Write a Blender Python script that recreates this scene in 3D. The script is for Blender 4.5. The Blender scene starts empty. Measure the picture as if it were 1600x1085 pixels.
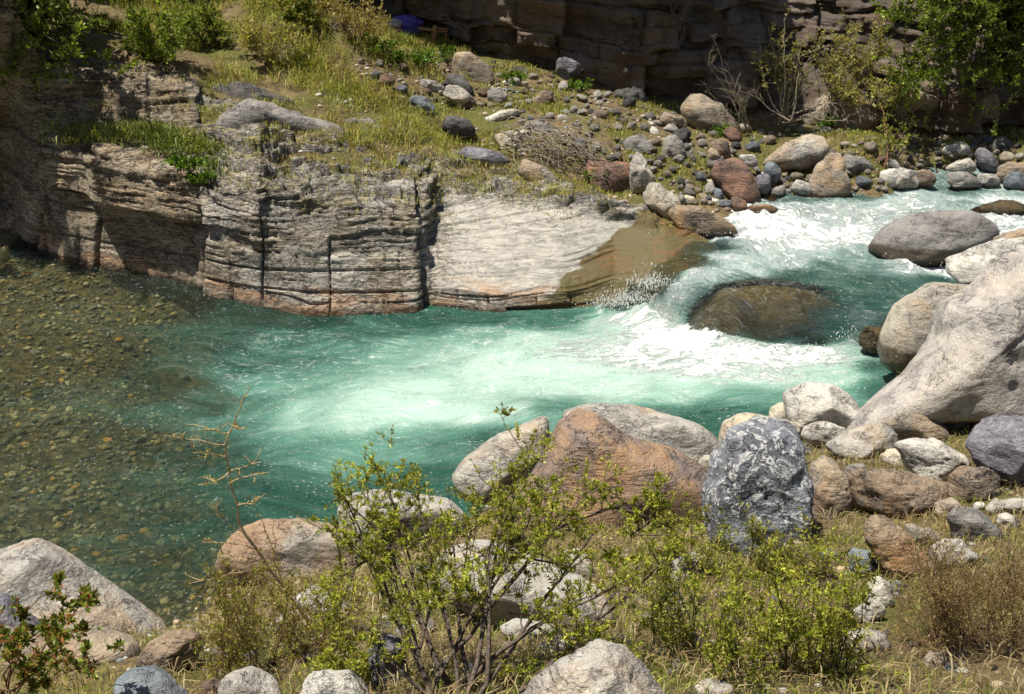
import bpy, bmesh, math, random
import numpy as np
from mathutils import Vector, Matrix

# ------------------------------------------------------------------ camera, sky, sun, exposure
scene = bpy.context.scene
C = scene.collection
FPX, PITCH, CAMH = 1715.0, math.radians(22.0), 6.0
cam_data = bpy.data.cameras.new('camera')
cam = bpy.data.objects.new('camera', cam_data); C.objects.link(cam)
cam_data.sensor_width = 36.0; cam_data.lens = FPX/1600*36
cam_data.clip_start = 0.05; cam_data.clip_end = 2000
cam.location = (0, 0, CAMH); cam.rotation_euler = (math.pi/2-PITCH, 0, 0)
scene.camera = cam
SUN = Vector((-0.30, -0.03, 0.93)).normalized()
world = bpy.data.worlds.new('World'); scene.world = world; world.use_nodes = True
wn = world.node_tree; bg = wn.nodes['Background']
sky = wn.nodes.new('ShaderNodeTexSky'); sky.sky_type = 'NISHITA'; sky.sun_disc = False
sky.sun_elevation = math.asin(SUN.z); sky.sun_rotation = math.atan2(SUN.x, SUN.y)
wn.links.new(sky.outputs[0], bg.inputs[0]); bg.inputs[1].default_value = 0.055
sl = bpy.data.lights.new('sun', 'SUN'); sl.energy = 5.0; sl.angle = math.radians(0.5); sl.color = (1, 0.94, 0.82)
so = bpy.data.objects.new('sun', sl); C.objects.link(so); so.location = (-6, 4, 30)
so.rotation_euler = (-SUN).to_track_quat('-Z', 'Y').to_euler()
vs = scene.view_settings; vs.view_transform = 'Standard'; vs.look = 'None'; vs.exposure = 0.72; vs.gamma = 1.0
vs.use_curve_mapping = False
scene.render.engine = 'CYCLES'
scene.cycles.max_bounces = 5; scene.cycles.transparent_max_bounces = 6; scene.cycles.diffuse_bounces = 2
scene.cycles.sample_clamp_indirect = 4.0

# ------------------------------------------------------------------ maths helpers
CAM = np.array([0, 0, CAMH]); cp, sp = math.cos(PITCH), math.sin(PITCH)
RIGHT = np.array([1., 0, 0]); FWD = np.array([0, cp, -sp]); UP = np.array([0, sp, cp])
def ray(px, py):
    return FWD + (px-800)/FPX*RIGHT + (542.5-py)/FPX*UP
def at_y(px, py, Y):
    d = ray(px, py); return CAM + d*(Y/d[1])
def at_z(px, py, z):
    d = ray(px, py); return CAM + d*((z-CAMH)/d[2])
def up_z(Y): return 0.5+0.09*(Y-16)
def at_up(px, py):                                   # a point on the upper river's sloping level
    d = ray(px, py); t = (CAMH-0.5+0.09*16)/(0.09*d[1]-d[2]); return CAM+d*t
def smooth(a, b, x):
    t = np.clip((x-a)/(b-a), 0, 1); return t*t*(3-2*t)

_r = np.random.RandomState(7)
PERM = np.concatenate([_r.permutation(256)]*3).astype(np.int32)
G3 = _r.normal(size=(256, 3)); G3 = (G3/np.linalg.norm(G3, axis=1)[:, None]).astype(np.float32)
def pn(p, seed=0):
    """Perlin noise, p (N,3) -> about -0.7..0.7"""
    p = np.asarray(p, np.float32) + np.float32(seed*17.31)
    i = np.floor(p).astype(np.int32); f = p-i
    u = f*f*f*(f*(f*6-15)+10); i &= 255
    out = 0
    for dx in (0, 1):
        wx = u[:, 0] if dx else 1-u[:, 0]
        a = PERM[i[:, 0]+dx]
        for dy in (0, 1):
            wy = wx*(u[:, 1] if dy else 1-u[:, 1])
            b = PERM[a+((i[:, 1]+dy) & 255)]
            for dz in (0, 1):
                w = wy*(u[:, 2] if dz else 1-u[:, 2])
                g = G3[PERM[b+((i[:, 2]+dz) & 255)]]
                out = out + w*(g[:, 0]*(f[:, 0]-dx)+g[:, 1]*(f[:, 1]-dy)+g[:, 2]*(f[:, 2]-dz))
    return out
def fbm(p, octv=4, seed=0, gain=0.5, lac=2.03):
    p = np.asarray(p, np.float32); s = 0; a = 1
    for k in range(octv):
        s = s+a*pn(p, seed+k); a *= gain; p = p*lac
    return s
def ridged(p, octv=4, seed=0, gain=0.5):
    p = np.asarray(p, np.float32); s = 0; a = 1
    for k in range(octv):
        s = s+a*(0.35-np.abs(pn(p, seed+k))); a *= gain; p = p*2.1
    return s
def h1(i, k=0):                                       # hash of integer arrays to 0..1
    x = np.sin(np.asarray(i, np.float64)*12.9898+k*78.233)*43758.5453
    return x-np.floor(x)
def strata(u, z, th, jw, seed):
    """bedded rock: layers of thickness ~th, joints ~jw apart; gives block offset 0..1 and distance to layer edge / joint"""
    rs = np.random.RandomState(seed)
    b = np.cumsum(th*(0.35+1.3*rs.rand(400)))-th*120
    li = np.clip(np.searchsorted(b, z), 1, 399)
    lo, hi = b[li-1], b[li]
    dz = np.minimum(z-lo, hi-z); tz = (z-lo)/(hi-lo)
    w = jw*(0.5+1.0*h1(li, seed+1)); uu = (u+h1(li, seed+2)*9)/w
    k = np.floor(uu); f = uu-k
    j0 = 0.35*h1(li*57+k, seed+3); j1 = 1+0.35*h1(li*57+k+1, seed+3)-0.0
    left = f < j0
    k = np.where(left, k-1, k)
    du = np.where(left, j0-f, np.minimum(f-j0, j1-f))*w
    off = 0.55*h1(li, seed+5)+0.45*h1(li*131+k, seed+6)
    return off, dz, du, tz, h1(li*131+k, seed+8)

# ------------------------------------------------------------------ mesh helpers
def mk_mesh(name, verts, tris=None, quads=None, smooth_=True):
    me = bpy.data.meshes.new(name)
    verts = np.ascontiguousarray(verts, np.float32)
    me.vertices.add(len(verts)); me.vertices.foreach_set('co', verts.ravel())
    parts, tot = [], []
    if tris is not None and len(tris): parts.append(np.asarray(tris, np.int32).ravel()); tot.append(np.full(len(tris), 3, np.int32))
    if quads is not None and len(quads): parts.append(np.asarray(quads, np.int32).ravel()); tot.append(np.full(len(quads), 4, np.int32))
    loops = np.concatenate(parts); tot = np.concatenate(tot)
    me.loops.add(len(loops)); me.loops.foreach_set('vertex_index', loops)
    me.polygons.add(len(tot)); st = np.concatenate([[0], np.cumsum(tot)[:-1]]).astype(np.int32)
    me.polygons.foreach_set('loop_start', st)
    if smooth_: me.polygons.foreach_set('use_smooth', np.ones(len(tot), bool))
    me.update(calc_edges=True)
    return me
def grid_quads(nu, nv):
    i = np.arange(nu-1)[:, None]*nv+np.arange(nv-1)[None]
    return np.stack([i, i+nv, i+nv+1, i+1], -1).reshape(-1, 4)
def attr(me, name, data, typ='FLOAT'):
    a = me.attributes.new(name, typ, 'POINT')
    key = {'FLOAT': 'value', 'FLOAT_VECTOR': 'vector', 'FLOAT_COLOR': 'color'}[typ]
    a.data.foreach_set(key, np.ascontiguousarray(data, np.float32).ravel())
def link(name, me, mat=None, parent=None, loc=(0, 0, 0)):
    o = bpy.data.objects.new(name, me); C.objects.link(o); o.location = loc
    if mat is not None and me is not None and not me.materials: me.materials.append(mat)
    if parent is not None: o.parent = parent
    return o
def tag(o, label=None, cat=None, group=None, kind=None):
    if label: o['label'] = label
    if cat: o['category'] = cat
    if group: o['group'] = group
    if kind: o['kind'] = kind
    return o
def based(name, verts, tris, quads, mat, parent=None, base=None, sm=True):
    """mesh object with its origin at its base"""
    verts = np.asarray(verts, np.float64)
    if base is None:
        lo, hi = verts.min(0), verts.max(0); base = np.array([(lo[0]+hi[0])/2, (lo[1]+hi[1])/2, lo[2]])
    off = base if parent is None else np.array(parent.location)
    me = mk_mesh(name, verts-off, tris, quads, sm)
    return link(name, me, mat, parent, tuple(base) if parent is None else (0, 0, 0))

# ------------------------------------------------------------------ materials
class NT:
    def __init__(s, name):
        s.m = bpy.data.materials.new(name); s.m.use_nodes = True; s.t = s.m.node_tree; s.t.nodes.clear()
        s.out = s.n('ShaderNodeOutputMaterial')
    def n(s, typ, **kw):
        nd = s.t.nodes.new(typ)
        for k, v in kw.items(): setattr(nd, k, v)
        return nd
    def l(s, a, b): s.t.links.new(a, b)
    def v(s, sock, val):
        if hasattr(val, 'is_linked') or hasattr(val, 'links'): s.l(val, sock)
        else: sock.default_value = val
    def noise(s, vec, scale, detail=4, rough=0.55, dist=0.0):
        nd = s.n('ShaderNodeTexNoise'); s.v(nd.inputs['Vector'], vec); nd.inputs['Scale'].default_value = scale
        nd.inputs['Detail'].default_value = detail; nd.inputs['Roughness'].default_value = rough; nd.inputs['Distortion'].default_value = dist
        return nd.outputs['Fac']
    def mapping(s, vec, scale=(1, 1, 1), rot=(0, 0, 0), loc=(0, 0, 0)):
        nd = s.n('ShaderNodeMapping'); s.v(nd.inputs['Vector'], vec)
        nd.inputs['Scale'].default_value = scale; nd.inputs['Rotation'].default_value = rot; s.v(nd.inputs['Location'], loc)
        return nd.outputs[0]
    def ramp(s, fac, a, b, lo=0., hi=1.):
        nd = s.n('ShaderNodeMapRange', interpolation_type='SMOOTHSTEP'); s.v(nd.inputs[0], fac)
        for k, x in enumerate((a, b, lo, hi)): s.v(nd.inputs[k+1], x)
        return nd.outputs[0]
    def math(s, op, a, b=0., c=0., clamp=False):
        nd = s.n('ShaderNodeMath', operation=op, use_clamp=clamp)
        s.v(nd.inputs[0], a); s.v(nd.inputs[1], b); s.v(nd.inputs[2], c); return nd.outputs[0]
    def mix(s, fac, a, b, mode='MIX'):
        nd = s.n('ShaderNodeMix', data_type='RGBA', blend_type=mode)
        s.v(nd.inputs['Factor'], fac); s.v(nd.inputs[6], a if not isinstance(a, tuple) else (*a, 1)); s.v(nd.inputs[7], b if not isinstance(b, tuple) else (*b, 1))
        return nd.outputs[2]
    def bump(s, h, strength, dist, nrm=None):
        nd = s.n('ShaderNodeBump'); s.v(nd.inputs['Height'], h); nd.inputs['Strength'].default_value = strength
        nd.inputs['Distance'].default_value = dist
        if nrm is not None: s.l(nrm, nd.inputs['Normal'])
        return nd.outputs[0]
    def bsdf(s, col, rough, nrm=None, spec=0.5):
        nd = s.n('ShaderNodeBsdfPrincipled'); s.v(nd.inputs['Base Color'], col if not isinstance(col, tuple) else (*col, 1))
        s.v(nd.inputs['Roughness'], rough); nd.inputs['Specular IOR Level'].default_value = spec
        if nrm is not None: s.l(nrm, nd.inputs['Normal'])
        return nd.outputs[0]
    def done(s, sh): s.l(sh, s.out.inputs['Surface']); return s.m

def rock_mat(name, c1, c2, stain=None, stain_amt=0.5, vein=None, vein_amt=0.5, vein_rot=(0.3, 0.5, 0.4), vscale=5., vstretch=5.,
             speck=0.5, bump=1.0, rough=0.85, wet=None, bed=0.4):
    t = NT(name); tc = t.n('ShaderNodeTexCoord').outputs['Object']
    oi = t.n('ShaderNodeObjectInfo').outputs['Random']
    off = t.n('ShaderNodeCombineXYZ'); 
    for k in range(3): t.l(t.math('MULTIPLY', oi, (37., 53., 71.)[k]), off.inputs[k])
    p = t.mapping(tc, loc=off.outputs[0])
    n1 = t.noise(p, 2.2, 6, 0.62); n2 = t.noise(p, 9, 5, 0.65)
    col = t.mix(t.ramp(n1, 0.40, 0.60), c1, tuple(q*.86 for q in c2))
    st = t.mapping(p, scale=(1, 1, vstretch), rot=vein_rot)
    lay = t.noise(st, vscale, 5, 0.6, 0.6)
    if stain:
        col = t.mix(t.math('MULTIPLY', t.ramp(t.noise(p, 1.3, 4, 0.6, 0.8), 0.47, 0.66), stain_amt), col, stain)
    col = t.mix(t.math('MULTIPLY', t.ramp(lay, 0.42, 0.62), bed), col, t.mix(1.0, col, (0.52, 0.5, 0.5), 'MULTIPLY'))
    if vein:
        v = t.math('ABSOLUTE', t.math('SUBTRACT', t.noise(t.mapping(p, scale=(1, 1, vstretch*0.5), rot=vein_rot), vscale*0.8, 4, 0.6, 1.2), 0.5))
        col = t.mix(t.math('MULTIPLY', t.ramp(v, 0.035, 0.005), vein_amt), col, vein)
    sp_ = t.ramp(t.noise(p, 55, 3, 0.7), 0.3, 0.7, 1-0.35*speck, 1+0.22*speck)
    sc = t.n('ShaderNodeCombineColor'); [t.l(sp_, sc.inputs[k]) for k in range(3)]
    col = t.mix(1.0, col, sc.outputs[0], 'MULTIPLY')
    pit = t.ramp(t.noise(p, 16, 3, 0.6, 0.5), 0.34, 0.28)
    col = t.mix(t.math('MULTIPLY', pit, 0.45*speck), col, (0.05, 0.045, 0.04))
    lich = t.ramp(t.noise(p, 5.5, 5, 0.7), 0.63, 0.70)
    col = t.mix(t.math('MULTIPLY', lich, 0.35*speck), col, (0.50, 0.49, 0.44))
    ck = t.math('ABSOLUTE', t.math('SUBTRACT', t.noise(t.mapping(p, scale=(1, 1, 1+.25*vstretch), rot=vein_rot), 3.0, 6, 0.68, 0.9), 0.5))
    crack = t.math('MULTIPLY', t.ramp(ck, 0.011, 0.002), t.ramp(n1, 0.44, 0.58))
    col = t.mix(t.math('MULTIPLY', crack, 0.7), col, (0.035, 0.03, 0.028))
    r = rough
    if wet is not None:
        z = t.n('ShaderNodeSeparateXYZ'); t.l(tc, z.inputs[0])
        wn_ = t.math('ADD', z.outputs[2], t.math('MULTIPLY', t.math('SUBTRACT', n1, 0.5), wet*0.5))
        w = t.ramp(wn_, wet, wet*0.86)
        col = t.mix(w, col, t.mix(1.0, col, (0.34, 0.28, 0.2), 'MULTIPLY')); r = t.ramp(w, 0, 1, rough, 0.16)
    gp_ = t.n('ShaderNodeSeparateXYZ'); t.l(t.n('ShaderNodeNewGeometry').outputs['Position'], gp_.inputs[0])
    lv = t.math('MULTIPLY', t.math('GREATER_THAN', gp_.outputs[1], 15.3), t.math('ADD', t.math('MULTIPLY', gp_.outputs[1], 0.09), -0.94))
    dw = t.math('ADD', t.math('SUBTRACT', gp_.outputs[2], lv), t.math('MULTIPLY', t.math('SUBTRACT', n1, 0.5), 0.14))
    ww = t.ramp(dw, 0.10, 0.05)
    col = t.mix(ww, col, t.mix(1.0, col, (0.36, 0.31, 0.24), 'MULTIPLY'))
    rr_ = t.n('ShaderNodeMix', data_type='FLOAT'); t.v(rr_.inputs[0], ww); t.v(rr_.inputs[2], r); rr_.inputs[3].default_value = 0.18; r = rr_.outputs[0]
    hgt = t.math('ADD', t.math('MULTIPLY', n2, 0.7), t.math('ADD', t.math('MULTIPLY', t.noise(p, 38, 4, 0.7), 0.28), t.math('MULTIPLY', lay, 0.9*bed+0.15)))
    hgt = t.math('SUBTRACT', hgt, t.math('MULTIPLY', crack, 0.4)); nm = t.bump(hgt, 1.0*bump, 0.06)
    return t.done(t.bsdf(col, r, nm, 0.35))

M = {
 'pale':   rock_mat('pale_grey_stone', (0.40, 0.37, 0.32), (0.30, 0.28, 0.255), (0.36, 0.24, 0.13), 0.55, (0.6, 0.58, 0.54), 0.3, bed=0.25),
 'white':  rock_mat('white_stone', (0.56, 0.53, 0.47), (0.43, 0.41, 0.375), (0.40, 0.31, 0.2), 0.35, (0.20, 0.2, 0.2), 0.35, bed=0.25),
 'cream':  rock_mat('cream_stone', (0.52, 0.46, 0.35), (0.45, 0.42, 0.36), (0.42, 0.25, 0.11), 0.5, None, bed=0.25),
 'marble': rock_mat('marbled_blue_grey_stone', (0.27, 0.285, 0.32), (0.17, 0.18, 0.21), (0.10, 0.10, 0.115), 0.5, (0.58, 0.58, 0.57), 0.85, (0.2, 1.45, 0.3), 4.0, 2.6, 0.8, 1.5),
 'rust':   rock_mat('rust_brown_stone', (0.32, 0.205, 0.13), (0.22, 0.175, 0.155), (0.40, 0.24, 0.11), 0.75, (0.17, 0.145, 0.15), 0.4, bump=1.1),
 'brown':  rock_mat('brown_stone', (0.26, 0.19, 0.13), (0.17, 0.14, 0.115), (0.32, 0.17, 0.06), 0.75, (0.45, 0.36, 0.26), 0.4, bump=1.3),
 'tan':    rock_mat('tan_stone', (0.36, 0.29, 0.21), (0.29, 0.255, 0.21), (0.34, 0.20, 0.10), 0.55, None),
 'slab':   rock_mat('striped_tan_slab_stone', (0.42, 0.35, 0.26), (0.34, 0.31, 0.26), (0.30, 0.17, 0.09), 0.7, (0.24, 0.17, 0.12), 0.4, (0.25, 0.12, 0.1), 4, 4),
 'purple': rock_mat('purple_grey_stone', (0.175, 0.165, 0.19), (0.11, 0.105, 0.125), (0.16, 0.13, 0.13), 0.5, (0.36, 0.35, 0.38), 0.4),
 'slate':  rock_mat('blue_slate_stone', (0.16, 0.19, 0.22), (0.12, 0.14, 0.165), (0.20, 0.2, 0.19), 0.4, (0.4, 0.4, 0.4), 0.25, bed=0.3),
 'grey':   rock_mat('mid_grey_stone', (0.25, 0.235, 0.215), (0.175, 0.165, 0.16), (0.22, 0.17, 0.12), 0.4, (0.4, 0.39, 0.36), 0.3),
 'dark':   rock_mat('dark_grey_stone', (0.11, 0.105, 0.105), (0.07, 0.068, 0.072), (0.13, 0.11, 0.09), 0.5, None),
 'red':    rock_mat('reddish_stone', (0.25, 0.14, 0.10), (0.16, 0.11, 0.09), (0.3, 0.15, 0.07), 0.6, None),
 'wetgrey': rock_mat('river_grey_stone', (0.25, 0.235, 0.225), (0.20, 0.185, 0.18), (0.16, 0.13, 0.11), 0.4, None, wet=0.5, bed=0.2, rough=0.7),
 'wetbrown': rock_mat('wet_brown_stone', (0.13, 0.095, 0.05), (0.085, 0.07, 0.045), (0.16, 0.11, 0.04), 0.6, None, rough=0.12, bump=2.2, bed=0.1),
 'sheet': None,
 'palewet': rock_mat('pale_wet_foot_stone', (0.40, 0.36, 0.29), (0.34, 0.31, 0.27), (0.36, 0.25, 0.14), 0.5, None, wet=0.55, bed=0.1),
 'granite': rock_mat('big_boulder_stone', (0.41, 0.38, 0.35), (0.32, 0.295, 0.28), (0.40, 0.34, 0.26), 0.4, (0.55, 0.49, 0.4), 0.35, (0.5, 0.9, 0.2), 2.0, 3, 0.7, 0.9, bed=0.2),
}
def leaf_mat(name, transl=0.35, rough=0.5):
    t = NT(name); a = t.n('ShaderNodeAttribute', attribute_name='tint').outputs['Color']
    d = t.bsdf(a, rough, None, 0.3)
    tr = t.n('ShaderNodeBsdfTranslucent'); t.l(t.mix(1.0, a, (1.25, 1.3, 0.6), 'MULTIPLY'), tr.inputs[0])
    mx = t.n('ShaderNodeMixShader'); mx.inputs[0].default_value = transl; t.l(d, mx.inputs[1]); t.l(tr.outputs[0], mx.inputs[2])
    return t.done(mx.outputs[0])
M['leaf'] = leaf_mat('leaf_green', 0.38, 0.45); M['grass'] = leaf_mat('grass_blade', 0.3, 0.6)
def bark(name, c1, c2):
    t = NT(name); tc = t.n('ShaderNodeTexCoord').outputs['Object']
    n = t.noise(t.mapping(tc, scale=(1, 1, 0.3)), 60, 4, 0.7)
    return t.done(t.bsdf(t.mix(t.ramp(n, 0.35, 0.65), c1, c2), 0.85, t.bump(n, 0.6, 0.01), 0.2))
M['bark'] = bark('twig_bark', (0.13, 0.10, 0.075), (0.055, 0.042, 0.035))
M['tanbark'] = bark('tan_spiny_bark', (0.56, 0.43, 0.26), (0.38, 0.28, 0.16))
M['palebark'] = bark('pale_dead_bark', (0.33, 0.28, 0.22), (0.18, 0.145, 0.11))
M['redbark'] = bark('red_brown_twig_bark', (0.19, 0.10, 0.06), (0.10, 0.06, 0.04))

t = NT('wet_sheet_stone'); tc = t.n('ShaderNodeTexCoord').outputs['Object']
n1 = t.noise(tc, 2.5, 5, .65); n2 = t.noise(t.mapping(tc, scale=(1, 1, 2)), 26, 4, .7, .6); n3 = t.noise(t.mapping(tc, scale=(1, 1, 1.6), loc=(3, 1, 2)), 42, 3, .6, 1.)
col = t.mix(t.ramp(n1, .38, .62), (.27, .175, .09), (.44, .29, .15)); col = t.mix(t.math('MULTIPLY', t.ramp(n2, .45, .7), .6), col, (.24, .20, .12))
glint = t.math('MULTIPLY', t.ramp(n3, .60, .68), t.ramp(n1, .35, .6)); col = t.mix(t.math('MULTIPLY', glint, .8), col, (.75, .75, .68))  # pale flecks painted into the colour as glints of light on the wet stone
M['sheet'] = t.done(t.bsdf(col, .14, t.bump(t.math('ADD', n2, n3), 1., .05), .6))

# ------------------------------------------------------------------ the ground: one sheet, banks and river bed
COLS = [  # px, waterline py, six (py, depth) keys up the face, over the top and back into the hill
 (-160,372,[(310,1.2),(250,1.2),(190,.9),(130,.2),(60,-.9),(-40,-1.5)]),
 (12,368,[(310,1.2),(250,1.2),(190,.9),(130,.2),(60,-.9),(-20,-1.4)]),
 (32,372,[(310,.6),(260,.6),(210,.5),(160,.3),(100,-.1),(40,.2)]),
 (42,388,[(330,.05),(280,.1),(220,.15),(160,.25),(108,.5),(85,2.8)]),
 (100,408,[(350,.1),(300,.2),(245,.4),(190,.7),(108,1.0),(80,3)]),
 (142,416,[(350,.1),(310,.2),(250,.4),(205,1.1),(110,1.6),(82,3.2)]),
 (152,418,[(355,.1),(325,-.2),(235,-.05),(203,1.3),(112,1.9),(85,3.3)]),
 (220,428,[(372,.1),(335,-.28),(268,-.1),(203,1.3),(116,2.2),(92,3.5)]),
 (306,446,[(380,.12),(335,-.12),(298,.1),(225,1.5),(150,2.6),(122,4)]),
 (318,460,[(395,.12),(338,.15),(300,.5),(232,1.9),(165,3.1),(132,4.5)]),
 (404,480,[(425,.15),(335,.15),(295,.5),(240,2.0),(190,3.2),(152,4.8)]),
 (416,482,[(440,.18),(350,.28),(305,.65),(240,2.1),(195,3.4),(162,4.8)]),
 (480,495,[(455,.3),(370,.65),(315,1.1),(255,2.3),(205,3.6),(167,5)]),
 (560,492,[(455,.25),(380,.65),(320,1.1),(265,2.3),(220,3.5),(186,5)]),
 (652,490,[(455,.2),(390,.6),(330,1.1),(275,2.3),(235,3.5),(206,4.8)]),
 (674,478,[(445,.2),(390,.75),(335,1.5),(285,2.5),(245,3.5),(221,4.7)]),
 (770,490,[(460,.2),(400,.95),(338,2.0),(300,2.8),(262,3.7),(240,4.6)]),
 (880,483,[(458,16.55),(400,17.3),(340,18.1),(315,18.6),(288,19.3),(278,20.2)]),
 (960,478,[(440,17.1),(400,17.62),(355,18.15),(340,18.35),(322,18.8),(314,19.5)]),
 (1040,472,[(445,17.0),(410,17.42),(380,17.85),(362,18.15),(350,18.6),(342,19.2)]),
 (1110,448,[(425,17.45),(400,17.82),(380,18.1),(368,18.35),(358,18.7),(350,19.2)]),
 (1170,440,[(420,17.2),(400,17.5),(380,17.7),(370,17.9),(360,18.2),(350,18.5)])]
cpx, cprof = [], []
for px, w, ks in COLS:
    p0 = at_z(px, w, 0.0)
    prof = [p0+np.array([0, 0.15, -1.3]), p0+np.array([0, .03, -.25]), p0]
    for py, dy in ks: prof.append(at_y(px, py, dy if dy > 10 else p0[1]+dy))
    last = prof[-1]; prof.append(last+np.array([0, 1.2, -1.6]))
    if px >= 1000: prof = [q+np.array([0, 0, -.5 if px > 1120 else .06]) for q in prof]
    cpx.append(px); cprof.append(prof)
cpx = np.array(cpx, float); cprof = np.array(cprof)            # (ncol, 10, 3)
CP = []
for _px, _pr in zip(cpx, cprof):
    if _px >= 42:
        CP.append(_pr[8]+np.array([0, 0, .10])); CP.append(_pr[7]-np.array([0, 0, .12 if _px > 305 else 1.2])); CP.append(_pr[6]-np.array([0, -.1, .35]))
for px, py, Y in [(60,55,24),(200,65,24),(300,80,23.6),(450,110,22.8),(450,60,23.5),(450,0,25.5),(560,100,23),(560,40,26),
    (650,160,22.6),(720,130,24),(640,68,27.3),(700,80,27.3),(800,180,22.3),(800,110,25.5),(900,140,25),(900,230,20.8),(900,285,19.5),
    (1000,312,19),(1000,240,20.9),(1000,170,24),(1100,200,23.3),(1100,270,20.6),(1150,335,19.2),(1230,318,20.1),(1250,230,22.2),
    (1400,290,20.9),(1400,225,23),(1580,290,20.9),(1580,225,23),(1400,268,21.3),(1580,268,21.3),(1500,250,21.9),(1300,275,21.1),(1200,290,20.7)]:
    CP.append(at_y(px, py, Y))
for px, py, z in [(350,930,0.0),(245,985,0.05),(0,960,.1),(450,905,.2),(600,860,.1),(715,775,-.15),(900,745,.1),(1100,725,.1),(1130,700,0),
    (1250,720,.35),(1350,665,.1),(1420,605,-.05),(1450,645,.4),(1600,640,.7),(1550,760,.9),(1300,820,.75),(1400,900,1.15),(1550,950,1.5),
    (1400,1085,1.95),(1100,900,.95),(1000,860,.7),(800,900,.95),(800,1085,2.2),(1100,1085,2.1),(600,1000,1.4),(600,1085,2.0),(400,1000,.9),
    (400,1085,1.6),(250,1085,1.5),(100,1040,.9),(0,1085,1.4),(1600,1085,2.1),(1600,850,1.2),(-200,1085,1.6),(-200,980,.3),
    (20,398,.06),(-100,392,.1),(10,375,.12),(-100,375,.15),(-250,380,.2),(0,430,-.12),(0,520,-.28),(0,650,-.38),(0,780,-.42),(150,500,-.33),(200,860,-.5),(200,650,-.5),(350,520,-.9),(400,700,-.9),(330,850,-.5),
    (550,600,-1.5),(600,700,-1.3),(850,560,-1.6),(1000,560,-1.5),(900,640,-1.4),(1200,600,-1.2),(1330,600,-.6),(200,445,-.3),(400,505,-.8),
    (700,505,-.9),(900,505,-.9),(-300,500,-.25),(-300,700,-.4),(-300,850,-.4),
    (1130,430,.05),(1200,380,.2),(1300,400,.15),(1450,430,.05),(1400,330,.35),(1550,320,.45),(1300,490,-.1),(1200,500,-.4),(1100,500,-.6)]:
    CP.append(at_z(px, py, z))
CP += [np.array(q, float) for q in [(0,0,4.4),(0,-12,7),(14,0,4.6),(-14,0,4.4),(14,5,2.4),(-14,5,2.2),(-14,10,-.3),(-16,15,-.4),(-14,24,4.5),(-16,27,6),(-13,21.0,.1),(-10.6,21.1,.08),(-12,21.3,.1),
    (10,11,1.1),(14,10.5,2),(14,14,.0),(16,17,.35),(16,21,1.2),(16,23.5,1.6),(0,31,4),(-8,31,5),(8,29,4),(16,29,4.5),(0,40,9.5),(-20,40,11),(20,40,9.5)]]
CP = np.array(CP)
def _tps(r2): return 0.5*r2*np.log(r2+1e-9)
_n = len(CP); _d2 = ((CP[:, None, :2]-CP[None, :, :2])**2).sum(-1)
_A = np.zeros((_n+3, _n+3)); _A[:_n, :_n] = _tps(_d2)+np.eye(_n)*0.02; _A[:_n, _n] = 1; _A[:_n, _n+1:] = CP[:, :2]; _A[_n:, :_n] = _A[:_n, _n:].T
_w = np.linalg.solve(_A, np.concatenate([CP[:, 2], np.zeros(3)]))
def tps(x, y):
    out = np.empty(len(x))
    for s in range(0, len(x), 20000):
        a, b = x[s:s+20000], y[s:s+20000]
        r2 = (a[:, None]-CP[None, :, 0])**2+(b[:, None]-CP[None, :, 1])**2
        out[s:s+20000] = _tps(r2)@_w[:_n]+_w[_n]+a*_w[_n+1]+b*_w[_n+2]
    return out
GX0, GX1, GY0, GY1, GS = -13., 14., 2.5, 31., 0.11
gx = np.arange(GX0, GX1+GS/2, GS); gy = np.arange(GY0, GY1+GS/2, GS)
def spread(a, n=14, f=1.45):
    st = np.cumsum(GS*f**np.arange(1, n+9)); return np.concatenate([a[0]-st[::-1], a, a[-1]+st])
XX, YY = np.meshgrid(spread(gx), spread(gy), indexing='ij')
xf, yf = XX.ravel(), YY.ravel()
zc = tps(np.clip(xf, -16, 17), np.clip(yf, -12, 40))
zc += np.maximum(0, yf-40)*0.35+np.maximum(0, -12-yf)*0.3+np.maximum(0, np.abs(xf)-17)*0.05
P3 = np.stack([xf, yf, 0*xf], 1)
_mk = smooth(-9.55, -9.85, xf)*smooth(21.9, 21.5, yf)*smooth(18, 18.6, yf); zc = zc*(1-_mk)+np.minimum(zc, .10)*_mk
_ox = np.argsort(cprof[:, 2, 0]); _yw = np.interp(xf, cprof[_ox, 2, 0], cprof[_ox, 2, 1])
_mk = smooth(0, 1, (np.where(xf < -8.3, 1.9, .45)-(yf-_yw))/.3)*(yf > 13.5)*smooth(1.6, .8, xf); zc = zc*(1-_mk)+np.minimum(zc, np.where(xf < -9.45, .03, -.15))*_mk
zc += 0.10*(1-_mk*.8)*fbm(P3*0.9, 4, 3)+0.035*fbm(P3*4, 3, 9)
ground_z = zc
me = mk_mesh('ground', np.stack([xf, yf, zc], 1), None, grid_quads(*XX.shape))
nb = len(spread(gx))-len(gx)
_gz = zc.reshape(XX.shape)[nb//2:nb//2+len(gx), nb//2:nb//2+len(gy)]
def gz(x, y):
    x = np.atleast_1d(x); y = np.atleast_1d(y)
    u = np.clip((x-gx[0])/GS, 0, len(gx)-1.001); v = np.clip((y-gy[0])/GS, 0, len(gy)-1.001)
    i = u.astype(int); j = v.astype(int); a = u-i; b = v-j
    return _gz[i, j]*(1-a)*(1-b)+_gz[i+1, j]*a*(1-b)+_gz[i, j+1]*(1-a)*b+_gz[i+1, j+1]*a*b
def ground_hit(px, py):
    d = ray(px, py); ts = np.linspace(3, 34, 1500); p = CAM+ts[:, None]*d
    below = p[:, 2] < gz(p[:, 0], p[:, 1])
    k = int(np.argmax(below)) if below.any() else len(ts)-1
    return p[k]
def ground_hits(px, py):
    return np.array([ground_hit(a, b) for a, b in zip(px, py)])

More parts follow.
